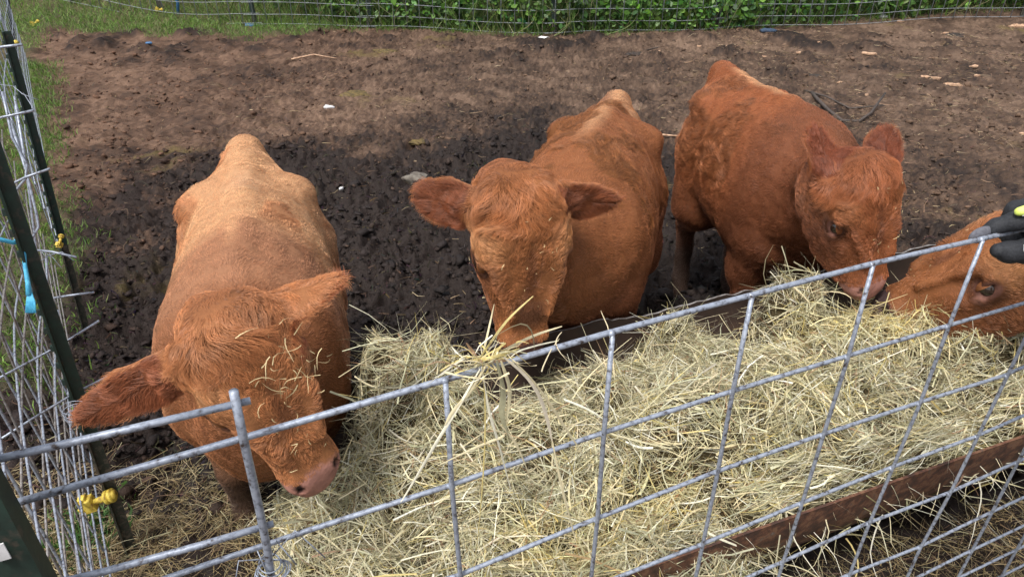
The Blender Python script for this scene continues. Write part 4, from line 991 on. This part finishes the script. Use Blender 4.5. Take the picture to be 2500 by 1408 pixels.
def pt3(P, u, v, w):
    return smooth(-.05, .06, n3(P, 4.5, 115)+.5*smooth(.16, .26, u)*smooth(.78, .62, u)*smooth(-.02, .05, -v)-.22)*smooth(.40, .26, w)
def c3(P, u, v, w):
    n = n3(P, 5, 114); c = np.tile(RED*1.22, (len(P), 1))
    c = lerp(c, TAN*.95, (smooth(.065, .02, np.abs(v-.03)+.02*n)*smooth(.10, .2, u)*smooth(.75, .5, u)*.85)[:, None])
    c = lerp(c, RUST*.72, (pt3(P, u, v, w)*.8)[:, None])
    c = lerp(c, DEEP*1.15, (smooth(.62, .8, u)*.7)[:, None]); c = lerp(c, DEEP*1.1, (smooth(.3, .5, w)*.6)[:, None]); return c  # lowest flank darkened too: shade painted into the coat

def D(px, py, d): return atd(px, py, d)
cow1 = dict(patch=pt1, blen=.024, bclump=.45, label='tan backed young cow with hay crumbs on its head, beside the left fence', color=c1,
    body=[(-.950, 2.44, .81, .055, .20), (-.925, 2.36, .838, .110, .32), (-.89, 2.25, .850, .165, .42), (-.84, 2.10, .860, .195, .48), (-.78, 1.91, .868, .222, .54), (-.728, 1.73, .876, .236, .57),
          (-.69, 1.57, .872, .218, .57), (-.655, 1.45, .832, .172, .50), (-.615, 1.34, .785, .118, .34)],
    ihip=3, ish=-3,
    head=dict(poll=D(566, 816, 1.33), muzzle=D(778, 1162, 1.49), normal=camvec(.34, .42, 1.0), scale=.93),
    ears=[dict(side=-1, tip=D(190, 1045, 1.40), open=camvec(-.1, -.6, .8), w=.053), dict(side=1, tip=D(838, 700, 1.40), open=camvec(.5, -.55, -.5), w=.060)],
    headcol=(.50, .205, .082), sidek=.22, pale=.45, bridge=.0, nosecol=(.36, .175, .135), tuft=.045, hairs=180000, foreoff=(0, 0))
cow2 = dict(patch=pt2, blen=.030, bclump=.6, label='rust coloured young cow with a wide curly forehead and both ears out sideways', color=c2,
    body=[(.440, 3.03, .80, .055, .20), (.424, 2.95, .832, .11, .32), (.385, 2.80, .856, .175, .44), (.345, 2.64, .876, .210, .52), (.30, 2.46, .896, .240, .55), (.255, 2.30, .91, .248, .57),
          (.22, 2.17, .912, .228, .55), (.18, 2.04, .885, .180, .49), (.13, 1.93, .855, .128, .36)],
    ihip=3, ish=-3,
    head=dict(poll=D(1277, 484, 1.80), muzzle=D(1288, 842, 2.0), normal=camvec(.22, .42, 1.0), scale=1.10),
    ears=[dict(side=-1, tip=D(1005, 478, 1.88), open=camvec(-.2, -.45, .9), w=.058), dict(side=1, tip=D(1503, 490, 1.85), open=camvec(.3, -.6, .6), w=.052)],
    headcol=(.43, .168, .064), pale=.55, bridge=.75, nosecol=(.12, .06, .05), tuft=.045, hairs=180000, foreoff=(0, .0))
cow3 = dict(patch=pt3, label='dark red shaggy young cow with upright ears and a whole flank showing', color=c3,
    body=[(.985, 3.43, .82, .045, .20), (.985, 3.35, .855, .085, .32), (.98, 3.20, .87, .17, .44), (.985, 3.04, .88, .205, .52), (1.01, 2.86, .895, .235, .58), (1.04, 2.70, .91, .24, .60),
          (1.075, 2.57, .92, .222, .56), (1.09, 2.45, .905, .18, .49), (1.08, 2.31, .875, .125, .34)],
    ihip=3, ish=-3,
    head=dict(poll=D(2112, 410, 2.06), muzzle=D(2130, 682, 2.17), normal=camvec(.26, .30, 1.0), scale=.99),
    ears=[dict(side=-1, tip=D(1992, 300, 2.11), open=camvec(.45, 0, .9), w=.060), dict(side=1, tip=D(2176, 300, 2.17), open=camvec(-.15, -.3, 1.0), w=.062)],
    headcol=(.34, .115, .044), pale=.15, bridge=.0, nosecol=(.38, .19, .155), tuft=.05, shag=.25, blen=.034, bclump=.6, swirl=.8, hairs=170000)
cow4 = dict(patch=pt3, label='red brown cow beneath the gloved hand, only its head showing in profile', color=c3,
    body=[(3.6, 3.0, .82, .045, .20), (3.52, 2.97, .86, .085, .32), (3.38, 2.92, .87, .17, .44), (3.22, 2.87, .88, .205, .52), (3.04, 2.81, .90, .235, .60), (2.87, 2.75, .91, .24, .64),
          (2.71, 2.67, .92, .22, .62), (2.56, 2.58, .91, .18, .52), (2.38, 2.44, .86, .14, .40)],
    ihip=3, ish=-3,
    head=dict(poll=D(2532, 538, 1.98), muzzle=D(2160, 722, 2.22), normal=camvec(-.42, .8, .36), scale=1.22),
    ears=[dict(side=1, tip=D(2680, 440, 2.2), open=camvec(-.5, 0, 1), w=.05), dict(side=-1, tip=D(2720, 640, 1.82), open=camvec(-.5, 0, 1), w=.05)],
    headcol=(.38, .145, .055), pale=.3, bridge=0, nosecol=(.07, .045, .045), tuft=.03, hairs=90000, vox=.0085)
COWS = [build_cow(c) for c in (cow1, cow2, cow3, cow4)]

# ------------------------------------------------------------------ clods of mud
def clods():
    import bmesh
    bm = bmesh.new(); bmesh.ops.create_icosphere(bm, subdivisions=1, radius=1); iv = np.array([q.co[:] for q in bm.verts]); it = np.array([[q.index for q in fc.verts] for fc in bm.faces]); bm.free()
    N = 36000; y = 1.5+RNG.uniform(0, 1, N)**1.4*7.6; x = RNG.uniform(-.95, .95, N)*(y*.78+.4)
    wet = wetness(x, y); ok = (RNG.uniform(size=N) < .25+.75*smooth(-.1, .35, fbm(P3(x, y)*1.6, 3, 120)+.25*wet)) & (grassiness(x, y) < .3)
    tc = (x-TO[0])*TN[0]+(y-TO[1])*TN[1]; ok &= ~((tc < .9) & (x > -.75)); x, y, wet = x[ok], y[ok], wet[ok]; N = len(x)
    r = np.clip(RNG.lognormal(-4.85, .6, N), .003, .030)*lerp(1, 1.2, wet)
    sq = RNG.uniform(.5, 1.3, (N, 1, 3)); sq[:, :, 2] *= .6
    d = 1+.48*RNG.normal(size=(N, len(iv), 1)); V = iv[None]*d.clip(.4, 1.7)*sq*r[:, None, None]
    V = V+np.stack([x, y, gz(x, y)+r*.15], -1)[:, None]
    q = (np.arange(N)*len(iv))[:, None, None]+it[None]
    dark = np.array([.024, .018, .017]); mid = np.array([.125, .078, .052])
    c = lerp(mid, dark, np.clip(wet*1.1+RNG.normal(size=N)*.3+.15, 0, 1)[:, None])*RNG.uniform(.7, 1.3, (N, 1))
    c = lerp(c, c*np.array([1.15, .92, .82]), smooth(0, -3, x)[:, None]*.7)
    me = fast_mesh('mud_clods', V.reshape(-1, 3), tris=q.reshape(-1, 3), colors=np.repeat(c, len(iv), 0), smooth_shade=False)
    tag(link('mud_clods', me, M['mud']), kind='stuff')
clods()
def fibres():
    N = 34000; y = 1.5+RNG.uniform(0, 1, N)**1.2*7; x = RNG.uniform(-.95, .95, N)*(y*.78+.4)
    wet = wetness(x, y); tc = (x-TO[0])*TN[0]+(y-TO[1])*TN[1]; ok = (grassiness(x, y) < .5) & ~((tc < .88) & (x > -.7)) & (RNG.uniform(size=N) < .45+.55*wet); x, y, wet = x[ok], y[ok], wet[ok]; N = len(x)
    a = RNG.uniform(0, 6.28, N); d = np.stack([np.cos(a), np.sin(a), RNG.normal(size=N)*.45], -1)
    L = np.clip(RNG.lognormal(-3.2, .5, N), .015, .12); c = lerp(pick([(.13, .085, .055), (.08, .055, .04), (.19, .13, .08)], N), pick([(.03, .022, .02), (.055, .038, .03), (.015, .011, .011), (.09, .06, .035)], N), wet[:, None])
    o = strands('mud_fibres', M['mud'], np.stack([x, y, gz(x, y)+RNG.uniform(-.004, .008, N)], -1)-nrm(d)*L[:, None]*.5, d, np.tile([0, 0, 1.], (N, 1)), L, RNG.uniform(.002, .007, N), c, segs=3, bend=.8, kink=.6)
    tag(o, kind='stuff')
fibres()

# ------------------------------------------------------------------ things lying about the yard
def lie(px, py, dz=0): p = atground(px, py); p[2] += dz; return p
def scrap(px, py, w, mt, name, label, cat, kindf='flake', ang=0., h=.35, seed=1, group=None):
    """flat irregular piece w metres wide seen at the pixel"""
    p = lie(px, py, .012); r = np.random.default_rng(seed); n = 11; a = np.arange(n)*2*math.pi/n
    rad = .5*w*(1+.38*r.normal(size=n).clip(-1.4, 1.2)*.7)
    ca, sa = math.cos(ang), math.sin(ang)
    q = np.stack([rad*np.cos(a), rad*np.sin(a)*h], -1); q = np.stack([q[:, 0]*ca-q[:, 1]*sa, q[:, 0]*sa+q[:, 1]*ca], -1)
    m = MB(); top = np.concatenate([q, r.normal(size=(n, 1))*w*.03+w*(.06 if kindf != 'chip' else .03)], 1); inner = np.concatenate([q*.55, r.normal(size=(n, 1))*w*.03+w*(.14 if kindf != 'chip' else .05)], 1); bot = np.concatenate([q*.96, np.full((n, 1), -.012)], 1)
    v = np.concatenate([bot, top, inner, [[0, 0, w*(.12 if kindf != 'chip' else .05)]]])+p
    f = [(i, (i+1) % n, n+(i+1) % n, n+i) for i in range(n)]+[(n+i, n+(i+1) % n, 2*n+(i+1) % n, 2*n+i) for i in range(n)]+[(2*n+i, 2*n+(i+1) % n, 3*n) for i in range(n)]+[tuple(range(n-1, -1, -1))]
    m.add(v, f); return tag(m.build(name, mt, sm=(kindf != 'chip')), label, cat, group)
def twig(pts, r, mt, name, label, cat, n=7):
    P = [lie(a, b, r*.8+c) for a, b, c in pts]; k = len(P); rr = np.linspace(r, r*.55, k)
    m = MB().tube(P, rr, n); return tag(m.build(name, mt), label, cat)
scrap(797, 268, .10, M['white'], 'paper_scrap', 'small white paper scrap on the dirt beyond the tan cow', 'scrap', seed=2, h=.3)
scrap(1318, 97, .13, M['white'], 'plastic_scrap', 'flat white plastic scrap in front of the far mesh fence', 'scrap', seed=3, h=.35)
scrap(2147, 32, .16, M['white'], 'plastic_scrap', 'crumpled white plastic piece on the bank at the upper right', 'scrap', seed=4, h=.6, ang=.6)
scrap(833, 484, .035, M['white'], 'paper_scrap', 'tiny white torn scrap on the dark mud between two cows', 'scrap', seed=5, h=.5, ang=1.2)
scrap(605, 72, .12, M['bluescrap'], 'plastic_scrap', 'blue plastic scrap in the grass by the leaning far post', 'scrap', seed=6, h=.8)
scrap(360, 131, .07, M['bluescrap'], 'plastic_scrap', 'faded blue bit pressed in the reddish soil far left', 'scrap', seed=7, h=.5)
scrap(1866, 73, .22, M['ragblue'], 'cloth_rag', 'dark blue rag half buried near the bank', 'rag', seed=8, h=.3)
def rock(px, py, r, label, seed, sq=(1.2, .8, .6), mt='stone'):
    p = lie(px, py, r*.15); tag(MB().lump(p, r, seed, 3, .45, sq).build('stone', M[mt]), label, 'stone')
rock(1012, 440, .075, 'muddy grey stone behind the outspread ear of the middle cow', 4)
rock(1860, 52, .09, 'pale stone at the foot of the bank near the white plastic piece', 9)
rock(1505, 62, .06, 'small dark stone just before the far brambles', 15)
CH = [(2370, 148, .17, .25, .3, 'long pale wood chip lying on the bare ground near the right edge'), (2262, 176, .26, .2, -.2, 'forked pale bark strip on the thin straw at the right'),
      (2318, 197, .24, .12, -.15, 'thin curved bark strip just below the forked strip'), (2480, 50, .32, .3, 0, 'thick split log end at the upper right edge'),
      (2300, 71, .15, .2, .2, 'short pale wood splinter on the far right ground'), (2115, 126, .17, .35, -.3, 'ragged tan bark flake on open ground right of centre'),
      (1944, 121, .09, .4, .2, 'small tan chip left of the ragged bark flake'), (1601, 122, .07, .5, .8, 'little pale chip beside a dark twig near the far fence'),
      (2092, 210, .09, .4, .9, 'stubby white wood chip above the curved branch'), (2110, 222, .05, .7, .2, 'crumb of white wood next to the stubby chip'),
      (2044, 192, .07, .5, .5, 'pale curled shaving left of the stubby chip'), (2378, 172, .07, .7, .2, 'pinkish lump of wood between the long chip and bark strips'),
      (2492, 314, .07, .6, -.3, 'pinkish wood fragment at the right edge level with the ears'), (2492, 134, .16, .25, -.4, 'pale splinter cut by the right edge under the log'),
      (2190, 42, .14, .4, .3, 'tan shard on the bank right of the white plastic'), (1700, 107, .07, .5, .1, 'small light chip straight behind the shaggy cow rump'),
      (1770, 108, .06, .6, .4, 'light chip a little right of the one behind the rump'), (1990, 103, .05, .6, .4, 'lone small chip in the middle of the right yard'),
      (2215, 160, .06, .5, .5, 'small white chip on top of the straw patch'), (1856, 132, .10, .25, .1, 'greenish pale leaf on the ground behind the shaggy cow'),
      (1165, 187, .04, .6, .1, 'orange chip on the trampled soil far behind the middle cow'), (1746, 20, .14, .3, .2, 'brown plank scrap at the bank foot behind the far post')]
for i, (x, y, w, h, a, lb) in enumerate(CH): scrap(x, y, w*.8, M['wood'], 'wood_chip', lb, 'wood chip', 'chip', a, h, 20+i)
twig([(1975, 224, 0), (1990, 240, .02), (2010, 268, .02), (2050, 287, .01), (2090, 292, .01), (2118, 275, .02), (2148, 243, .10)], .017, M['bark'], 'branch', 'thick curved dead branch on the ground right of the shaggy cow', 'branch')
twig([(1958, 215, 0), (2010, 240, .03), (2070, 255, .03), (2150, 262, .05)], .010, M['bark'], 'branch', 'thinner straight dead branch crossing above the curved one', 'branch')
twig([(1612, 330, 0), (1640, 331, .01), (1678, 330, 0)], .008, M['wood'], 'stalk', 'pale straight stalk between the middle and shaggy cows', 'stalk')
twig([(1565, 117, .0), (1600, 132, .03)], .010, M['bark'], 'twig', 'short dark twig near the far fence behind the middle cow', 'twig')
twig([(705, 152, 0), (760, 147, .01), (815, 152, 0)], .009, M['wood'], 'stalk', 'pale stalk lying far behind the tan cow', 'stalk')
twig([(1715, 9, .5), (1725, 40, .2), (1738, 62, .0)], .012, M['wood'], 'stick', 'bare stick leaning on the far fence left of a post', 'stick')
for i, (x, y, w, lb) in enumerate([(1010, 345, .14, 'olive dung pat on dark mud above the stone'), (860, 232, .2, 'yellowish dung pat on the trampled soil beyond the tan cow'), (930, 130, .24, 'brown dung pat on the far soil in front of the leaning post'),
                                   (1540, 128, .16, 'dark dung pat near the short twig'), (1985, 176, .10, 'black dung lump between small chips on the right'), (2320, 72, .2, 'dark dung heap close to the splinter at far right')]):
    p = lie(x, y, .0); tag(MB().lump(p, w*.5, 40+i, 3, .5, (1.2, .9, .22)).build('dung_pat', M['dung'] if i < 3 else M['darkdung']), lb, 'dung')

# ------------------------------------------------------------------ hay crumbs stuck to the tan cow's head, wisp on the wire
def head_straws(ci, spots, name, label):
    hp, f = COWS[ci][1]['hp'], COWS[ci][1]['f']; P, D2 = [], []
    cols = []
    for s, y, ang, L in spots:
        p = hp(s, y, .0)
        # march outward along the face normal to the surface of the hide
        n = hp(0, 0, 1)-hp(0, 0, 0); n = n/np.linalg.norm(n); k = p-n*.05
        for _ in range(60):
            g = (k-f.lo)/f.h; i = np.clip(g.astype(int), 0, f.n-1)
            if f.d[tuple(i)] > .010: break
            k = k+n*.004
        P.append(k+n*.002); a = hp(1, 0, 0)-hp(0, 0, 0); b = hp(0, 1, 0)-hp(0, 0, 0); a /= np.linalg.norm(a); b /= np.linalg.norm(b)
        D2.append(a*math.cos(ang)+b*math.sin(ang)+n*RNG.uniform(-.1, .25)); cols.append((.72, .60, .34))
    P, D2 = np.array(P), np.array(D2); L = np.array([q[3] for q in spots])
    N = len(P); o = strands(name, M['hay'], P-nrm(D2)*L[:, None]*.4, D2, np.tile(camvec(0, .3, 1), (N, 1)), L, RNG.uniform(.0012, .0024, N), np.array(cols)*RNG.uniform(.8, 1.15, (N, 1)), segs=4, bend=.5, kink=.4)
    return o
r3 = np.random.default_rng(11)
sp = [(r3.normal(.13, .07), r3.normal(.045, .045), r3.uniform(0, 6.28), r3.uniform(.012, .05)) for _ in range(46)]+[(r3.uniform(.25, .40), r3.normal(.0, .03), r3.uniform(0, 6.28), r3.uniform(.006, .02)) for _ in range(12)]
tag(head_straws(0, sp, 'hay_crumbs', ''), kind='stuff')
sp = [(r3.uniform(.02, .32), r3.normal(0, .05), r3.uniform(0, 6.28), r3.uniform(.005, .016)) for _ in range(16)]
tag(head_straws(1, sp, 'hay_crumbs', ''), kind='stuff')
sp = [(r3.uniform(.02, .36), r3.normal(0, .05), r3.uniform(0, 6.28), r3.uniform(.005, .02)) for _ in range(16)]
tag(head_straws(2, sp, 'hay_crumbs', ''), kind='stuff')
sp = [(r3.uniform(.10, .36), r3.normal(0, .04), r3.uniform(0, 6.28), r3.uniform(.005, .02)) for _ in range(14)]
tag(head_straws(3, sp, 'hay_crumbs', ''), kind='stuff')

def wisp():
    m = []; 
    def Dp(off): return lambda x, y: atplane(x, y, PO+PN*off, PN)
    f = Dp(-.012); g = Dp(.02); bk = Dp(.08)
    W = [([bk(1302, 722), bk(1240, 778), g(1190, 850), f(1160, 895)], .0036, 3), ([bk(1207, 743), bk(1195, 800), g(1182, 862), f(1170, 900)], .003, 0), ([bk(1373, 795), bk(1310, 815), g(1240, 850), f(1190, 880)], .004, 0),
         ([bk(1365, 830), bk(1310, 842), g(1250, 862), f(1200, 885)], .0028, 4), ([g(1085, 868), g(1150, 872), f(1220, 878), g(1330, 860)], .002, 3),
         ([f(1232, 872), f(1290, 915), f(1325, 970), f(1345, 1040), f(1352, 1075)], .0060, 8), ([f(1250, 876), f(1310, 930), f(1370, 1020), f(1410, 1080), f(1438, 1118)], .0035, 0),
         ([f(1352, 1070), f(1375, 1180), f(1395, 1250), f(1415, 1325)], .0042, 0), ([f(1178, 895), f(1195, 1000), f(1222, 1080), f(1252, 1192)], .0038, 4), ([f(1175, 900), f(1120, 1000), f(1070, 1080), f(1015, 1180), f(985, 1228)], .0045, 4),
         ([f(1190, 890), f(1150, 960), f(1105, 1010), f(1090, 1040)], .0055, 0), ([f(1215, 880), f(1235, 960), f(1225, 1010), f(1245, 1060)], .0075, 2), ([f(1225, 880), f(1250, 950), f(1240, 1030)], .006, 1),
         ([f(1180, 885), f(1187, 960), f(1190, 1060), f(1182, 1230), f(1165, 1400)], .0022, 3), ([f(1195, 1045), f(1250, 1060), f(1180, 1085), f(1075, 1138)], .0035, 0), ([f(1215, 1025), f(1265, 1080), f(1298, 1158)], .0032, 0),
         ([g(1140, 838), g(1160, 865), f(1180, 885)], .0045, 6), ([g(1232, 835), g(1210, 865), f(1190, 890)], .004, 3), ([g(1130, 905), g(1190, 890), g(1260, 870)], .004, 2), ([g(1150, 880), f(1200, 876), g(1270, 850)], .005, 3), ([g(1160, 870), f(1215, 884), g(1290, 868)], .004, 6),
         ([g(1360, 1075), g(1400, 1130), g(1410, 1180)], .002, 3)]
    pal = HAYPAL+[(.85, .76, .60)]; V, Q, Cl, n = [], [], [], 0
    for pts, w, ci in W:
        pts = np.array(pts); t = np.linspace(0, 1, 12); k = np.linspace(0, 1, len(pts))
        c = np.stack([np.interp(t, k, pts[:, i]) for i in range(3)], -1)
        for _ in range(2): c[1:-1] = .25*c[:-2]+.5*c[1:-1]+.25*c[2:]
        tg = nrm(np.gradient(c, axis=0)); sd = nrm(np.cross(tg, camvec(.2, .1, 1)+.5*np.sin(t*6+w*900)[:, None]*camvec(1, 0, 0)))
        hw = (w*(.42 if w < .0075 else .5)*np.sin(np.pi*np.clip(.12+.8*t, 0, 1)))[:, None]
        bulge = -camvec(0, 0, 1)*hw*.35
        V += [c-sd*hw, c+camvec(0, 0, 1)*hw*.5, c+sd*hw]; m12 = 12
        for j in range(11): Q += [(n+j, n+j+1, n+m12+j+1, n+m12+j), (n+m12+j, n+m12+j+1, n+2*m12+j+1, n+2*m12+j)]
        Cl.append(np.tile(np.array(pal[ci])*RNG.uniform(.85, 1.1), (36, 1))); n += 36
    me = fast_mesh('hay_wisp', np.concatenate(V), Q, colors=np.concatenate(Cl).clip(0, .9), smooth_shade=True)
    tag(link('hay_wisp', me, M['hay']), 'wisp of long hay stems caught over the top wire before the middle cow', 'hay wisp')
wisp()
def tangle():
    N = 60; c0 = on_panel(1195, 888, 0); a = RNG.normal(size=N)
    pos = c0+PD*RNG.normal(size=(N, 1))*.028+PN*RNG.normal(size=(N, 1))*.012+np.array([0, 0, 1.])*RNG.uniform(-.004, .014, (N, 1))
    d = PD*a[:, None]*.9+PN*RNG.normal(size=(N, 1))*.6+np.array([0, 0, 1.])*RNG.normal(size=(N, 1))*.45
    L = RNG.uniform(.02, .075, N); o = strands('hay_tangle', M['hay'], pos-nrm(d)*L[:, None]*.4, d, np.tile(camvec(0, 0, 1), (N, 1)), L, RNG.uniform(.0010, .0022, N), pick(HAYPAL, N, [4, 3, 1, 3, 3, 1, 2, 1]), segs=7, bend=.5, kink=.5, gravity=3)
    tag(o, kind='stuff')
tangle()
def long_stems():
    # longer stems standing out of the heap and trailing over the front lip
    N = 900; s = RNG.uniform(-.6, 2.6, N); t = RNG.uniform(.0, .82, N); z = hay_z(s, t)
    d = nrm(np.stack([RNG.normal(size=N), RNG.normal(size=N), RNG.uniform(.0, .55, N)], -1)); L = RNG.uniform(.08, .24, N)
    k = RNG.uniform(size=N) < .4; t[k] = RNG.uniform(-.02, .12, k.sum()); z = hay_z(s, t)+.01
    d[k] = nrm(-TN*RNG.uniform(.3, 1, (k.sum(), 1))+TD*RNG.normal(size=(k.sum(), 1))+np.array([0, 0, .1]))
    o = strands('loose_stems', M['hay'], tpos(s, t, z)-d*.03, d, np.tile([0, 0, 1.], (N, 1)), L, RNG.uniform(.0014, .0042, N), pick(HAYPAL, N, [4, 3, 2, 2, 4, 1, 1, 3]), segs=8, bend=.6, kink=.7, gravity=2.2)
    tag(o, kind='stuff')
long_stems()

# ------------------------------------------------------------------ sticker on the nearest post
c = on_panel(12, 1362, -.062); mb = MB(); mb.box(c, (.008, .0012, .018), nrm(PD), nrm(PN), (0, 0, 1)); o = mb.build('sticker', M['white'], pD, sm=False)

# ------------------------------------------------------------------ gloved hand resting on the top wire
def hand():
    root = empty('person', 'person in dark jacket outside the pen, black work glove gripping the top wire', 'person')
    q = lambda x, y, o: on_panel(x, y, o)
    base = on_panel(2500, 545, 0); e = PD; back = PN; up = np.array([0, 0, 1.])
    # knuckle line runs along the wire; the palm lies on top, fingers wrap over the far side and back under
    def fld(prims, name, mt, lo, hi, h=.0035):
        f = Field(lo, hi, h)
        for p in prims: p(f)
        V, Q = f.mesh()
        for _ in range(1):
            acc = np.zeros_like(V); n = np.zeros(len(V))
            for k in range(4): np.add.at(acc, Q[:, k], V[Q[:, (k+1) % 4]]); np.add.at(n, Q[:, k], 1)
            V = V*.6+.4*acc/np.maximum(n, 1)[:, None]
        return link(name, fast_mesh(name, V, Q), mt, root)
    W = on_panel(2466, 554, 0)
    def L(a, b, c): return W+e*a+back*b+up*c
    thumb = ([L(.075, -.075, .000), L(.045, -.045, -.016), L(.010, -.028, -.018), L(-.022, -.020, -.017), L(-.040, -.015, -.013)], [.022, .019, .0180, .0145, .0110])
    fingers = [([L(.050, -.045, .034), L(.016, -.018, .030), L(-.010, -.004, .023), L(-.024, .010, .011), L(-.034, .016, .000)], [.017, .0155, .0135, .0115, .0095])]
    for a, r in ((.040, .0145), (.064, .0140), (.086, .0125)):
        fingers.append(([L(a+.004, -.055, .032), L(a, -.012, .034), L(a-.002, .026, .018), L(a-.004, .030, -.014), L(a-.005, .010, -.028)], [r*1.15, r*1.1, r, r*.95, r*.85]))
    prims = [lambda f, c=c: f.chain(c[0], c[1], .006) for c in fingers]+[lambda f: f.chain(thumb[0], thumb[1], .010),
             lambda f: f.loft([L(.055, -.150, .032), L(.055, -.115, .032), L(.055, -.08, .028), L(.055, -.045, .030)], [.034, .042, .048, .046], [.026, .022, .022, .015], k=.015, lat=e, n=2.4)]
    lo = W+np.array([-.16, -.25, -.1]); hi = W+np.array([.27, .15, .12])
    fld(prims, 'glove', M['glove'], lo, hi, .003)
    gt = [lambda f: f.ell(L(-.047, .012, .001), np.array([nrm(e+up*.10), back, up]), (.026, .007, .0135), .008)]
    fld(gt, 'fingertip_patch', M['glovegrey'], W-.12, W+.12, .0025)
    kg = [lambda f: f.chain([L(-.020, -.010, .043), L(.012, -.024, .052), L(.06, -.035, .056), L(.09, -.04, .052)], [.0065, .011, .012, .010], .006)]
    fld(kg, 'knuckle_guard', M['hivis'], W-.12, W+.16, .003)
    st = MB()
    def dash(P):
        P = np.array(P); t = np.linspace(0, 1, 25)
        q = np.stack([np.interp(t, np.linspace(0, 1, len(P)), P[:, k]) for k in range(3)], -1)
        for _ in range(3): q[1:-1] = .25*q[:-2]+.5*q[1:-1]+.25*q[2:]
        for j in range(0, 24): st.tube([q[j], q[j]*.4+q[j+1]*.6], .0008, 5)
    tw = TOW*.0185
    dash([L(-.014, -.020, -.008)+tw, L(-.012, -.022, -.018)+tw, L(.004, -.026, -.030)+tw, L(.03, -.034, -.036)+tw, L(.06, -.055, -.03)+tw*1.2])
    dash([L(-.016, -.006, .032)+tw*.8, L(.002, -.012, .040)+tw*.8, L(.03, -.03, .046)+tw*.8])
    st.build('stitching', M['thread'], root)
    # the rest of the person stands outside the pen, right of the picture
    B = np.array([1.52, .36, 0]); fw = nrm(np.array([-.55, .84, 0])); sd = np.array([-fw[1], fw[0], 0])     # sd = the person's left
    def Q(a, b, c): return B+sd*a+fw*b+up*c
    shL, shR = Q(.19, .02, 1.42), Q(-.19, .0, 1.42); el = .5*(shL+L(.05, -.13, .03))+np.array([.03, -.05, -.09])
    hx = nrm(fw*.85-up*.35)
    def fig(name, mt, fn, h=.009):
        f = Field(B+[-.95, -.4, -.02], B+[.45, .75, 1.86], h); fn(f); V, Qd = f.mesh()
        acc = np.zeros_like(V); n = np.zeros(len(V))
        for k in range(4): np.add.at(acc, Qd[:, k], V[Qd[:, (k+1) % 4]]); np.add.at(n, Qd[:, k], 1)
        V = V*.5+.5*acc/n[:, None]; V = V+f.grad(V)*(.003*gnoise(V*9, 7))[:, None]
        return link(name, fast_mesh(name, V, Qd), mt, root)
    hc = Q(0, .05, 1.66); hz = nrm(up*.9+fw*.3); A3 = np.array([sd, nrm(fw*.9-up*.3), hz])
    def body(f):
        f.ell(hc, A3, (.076, .092, .115), .03); f.ell(hc-hz*.055+fw*.02, A3, (.055, .07, .06), .04); f.chain([Q(0, -.01, 1.44), hc-hz*.06-fw*.02], [.062, .055], .03)
        f.chain([hc+fw*.085-hz*.005, hc+fw*.105-hz*.035], [.010, .016], .015)
        for g in (-1, 1):
            f.ell(hc+sd*g*.078-fw*.005-hz*.01, A3, (.012, .022, .034), .01); f.ell(hc+sd*g*.032+fw*.088+hz*.005, A3, (.016, .010, .011), .008, cut=True)
        f.cone(hc+fw*.085-hz*.068+sd*.022, hc+fw*.085-hz*.068-sd*.022, .006, .006, .012)
        f.chain([Q(0, 0, 1.36), Q(0, 0, 1.0)], [.085, .085], .05)
        for g in (-1, 1): f.chain([Q(g*.09, 0, .9), Q(g*.1, .02, .5), Q(g*.1, 0, .08)], [.08, .055, .04], .03)
        f.chain([shR, Q(-.24, .02, 1.14), Q(-.22, .12, .92), Q(-.21, .15, .85)], [.05, .04, .028, .03], .02)
        for k in range(4): f.chain([Q(-.215+.0*k, .125+.022*k, .86), Q(-.205, .135+.022*k, .80), Q(-.195, .13+.02*k, .765)], [.010, .009, .007], .004)
        f.chain([Q(-.2, .12, .88), Q(-.18, .09, .84), Q(-.17, .10, .81)], [.012, .010, .008], .004)
    fig('body', M['skin'], body, .007)
    def jacket(f):
        f.loft([Q(0, .0, .90), Q(0, .0, 1.08), Q(0, .005, 1.25), Q(0, .0, 1.38), Q(0, .0, 1.46)], [.185, .175, .20, .195, .11], [.125, .12, .13, .11, .08], k=.03, lat=sd, n=2.4)
        f.chain([shL, el, L(.055, -.150, .032), L(.055, -.128, .032)], [.075, .062, .046, .048], .05)
        f.chain([shR, Q(-.25, .02, 1.14), Q(-.225, .11, .93)], [.075, .060, .045], .05); f.chain([Q(0, -.02, 1.45), Q(0, -.01, 1.50)], [.085, .075], .02)
    fig('jacket', M['sleeve'], jacket)
    def jeans(f):
        f.loft([Q(0, 0, .84), Q(0, 0, .92)], [.17, .172], [.115, .115], k=.03, lat=sd)
        for g in (-1, 1): f.chain([Q(g*.09, 0, .86), Q(g*.10, .02, .50), Q(g*.105, -.005, .10)], [.095, .072, .062], .03)
    fig('trousers', M['denim'], jeans)
    def boots(f):
        for g in (-1, 1): f.chain([Q(g*.105, -.01, .20), Q(g*.105, -.01, .07), Q(g*.11, .08, .05), Q(g*.115, .17, .045)], [.055, .052, .045, .042], .02)
    fig('boots', M['glove'], boots)
    fig('hair', M['hair'], lambda f: (f.ell(hc-fw*.018+hz*.018, A3, (.084, .094, .108), .02), f.ell(hc+fw*.10-hz*.05, A3, (.075, .075, .10), .02, cut=True)), .007)
hand()
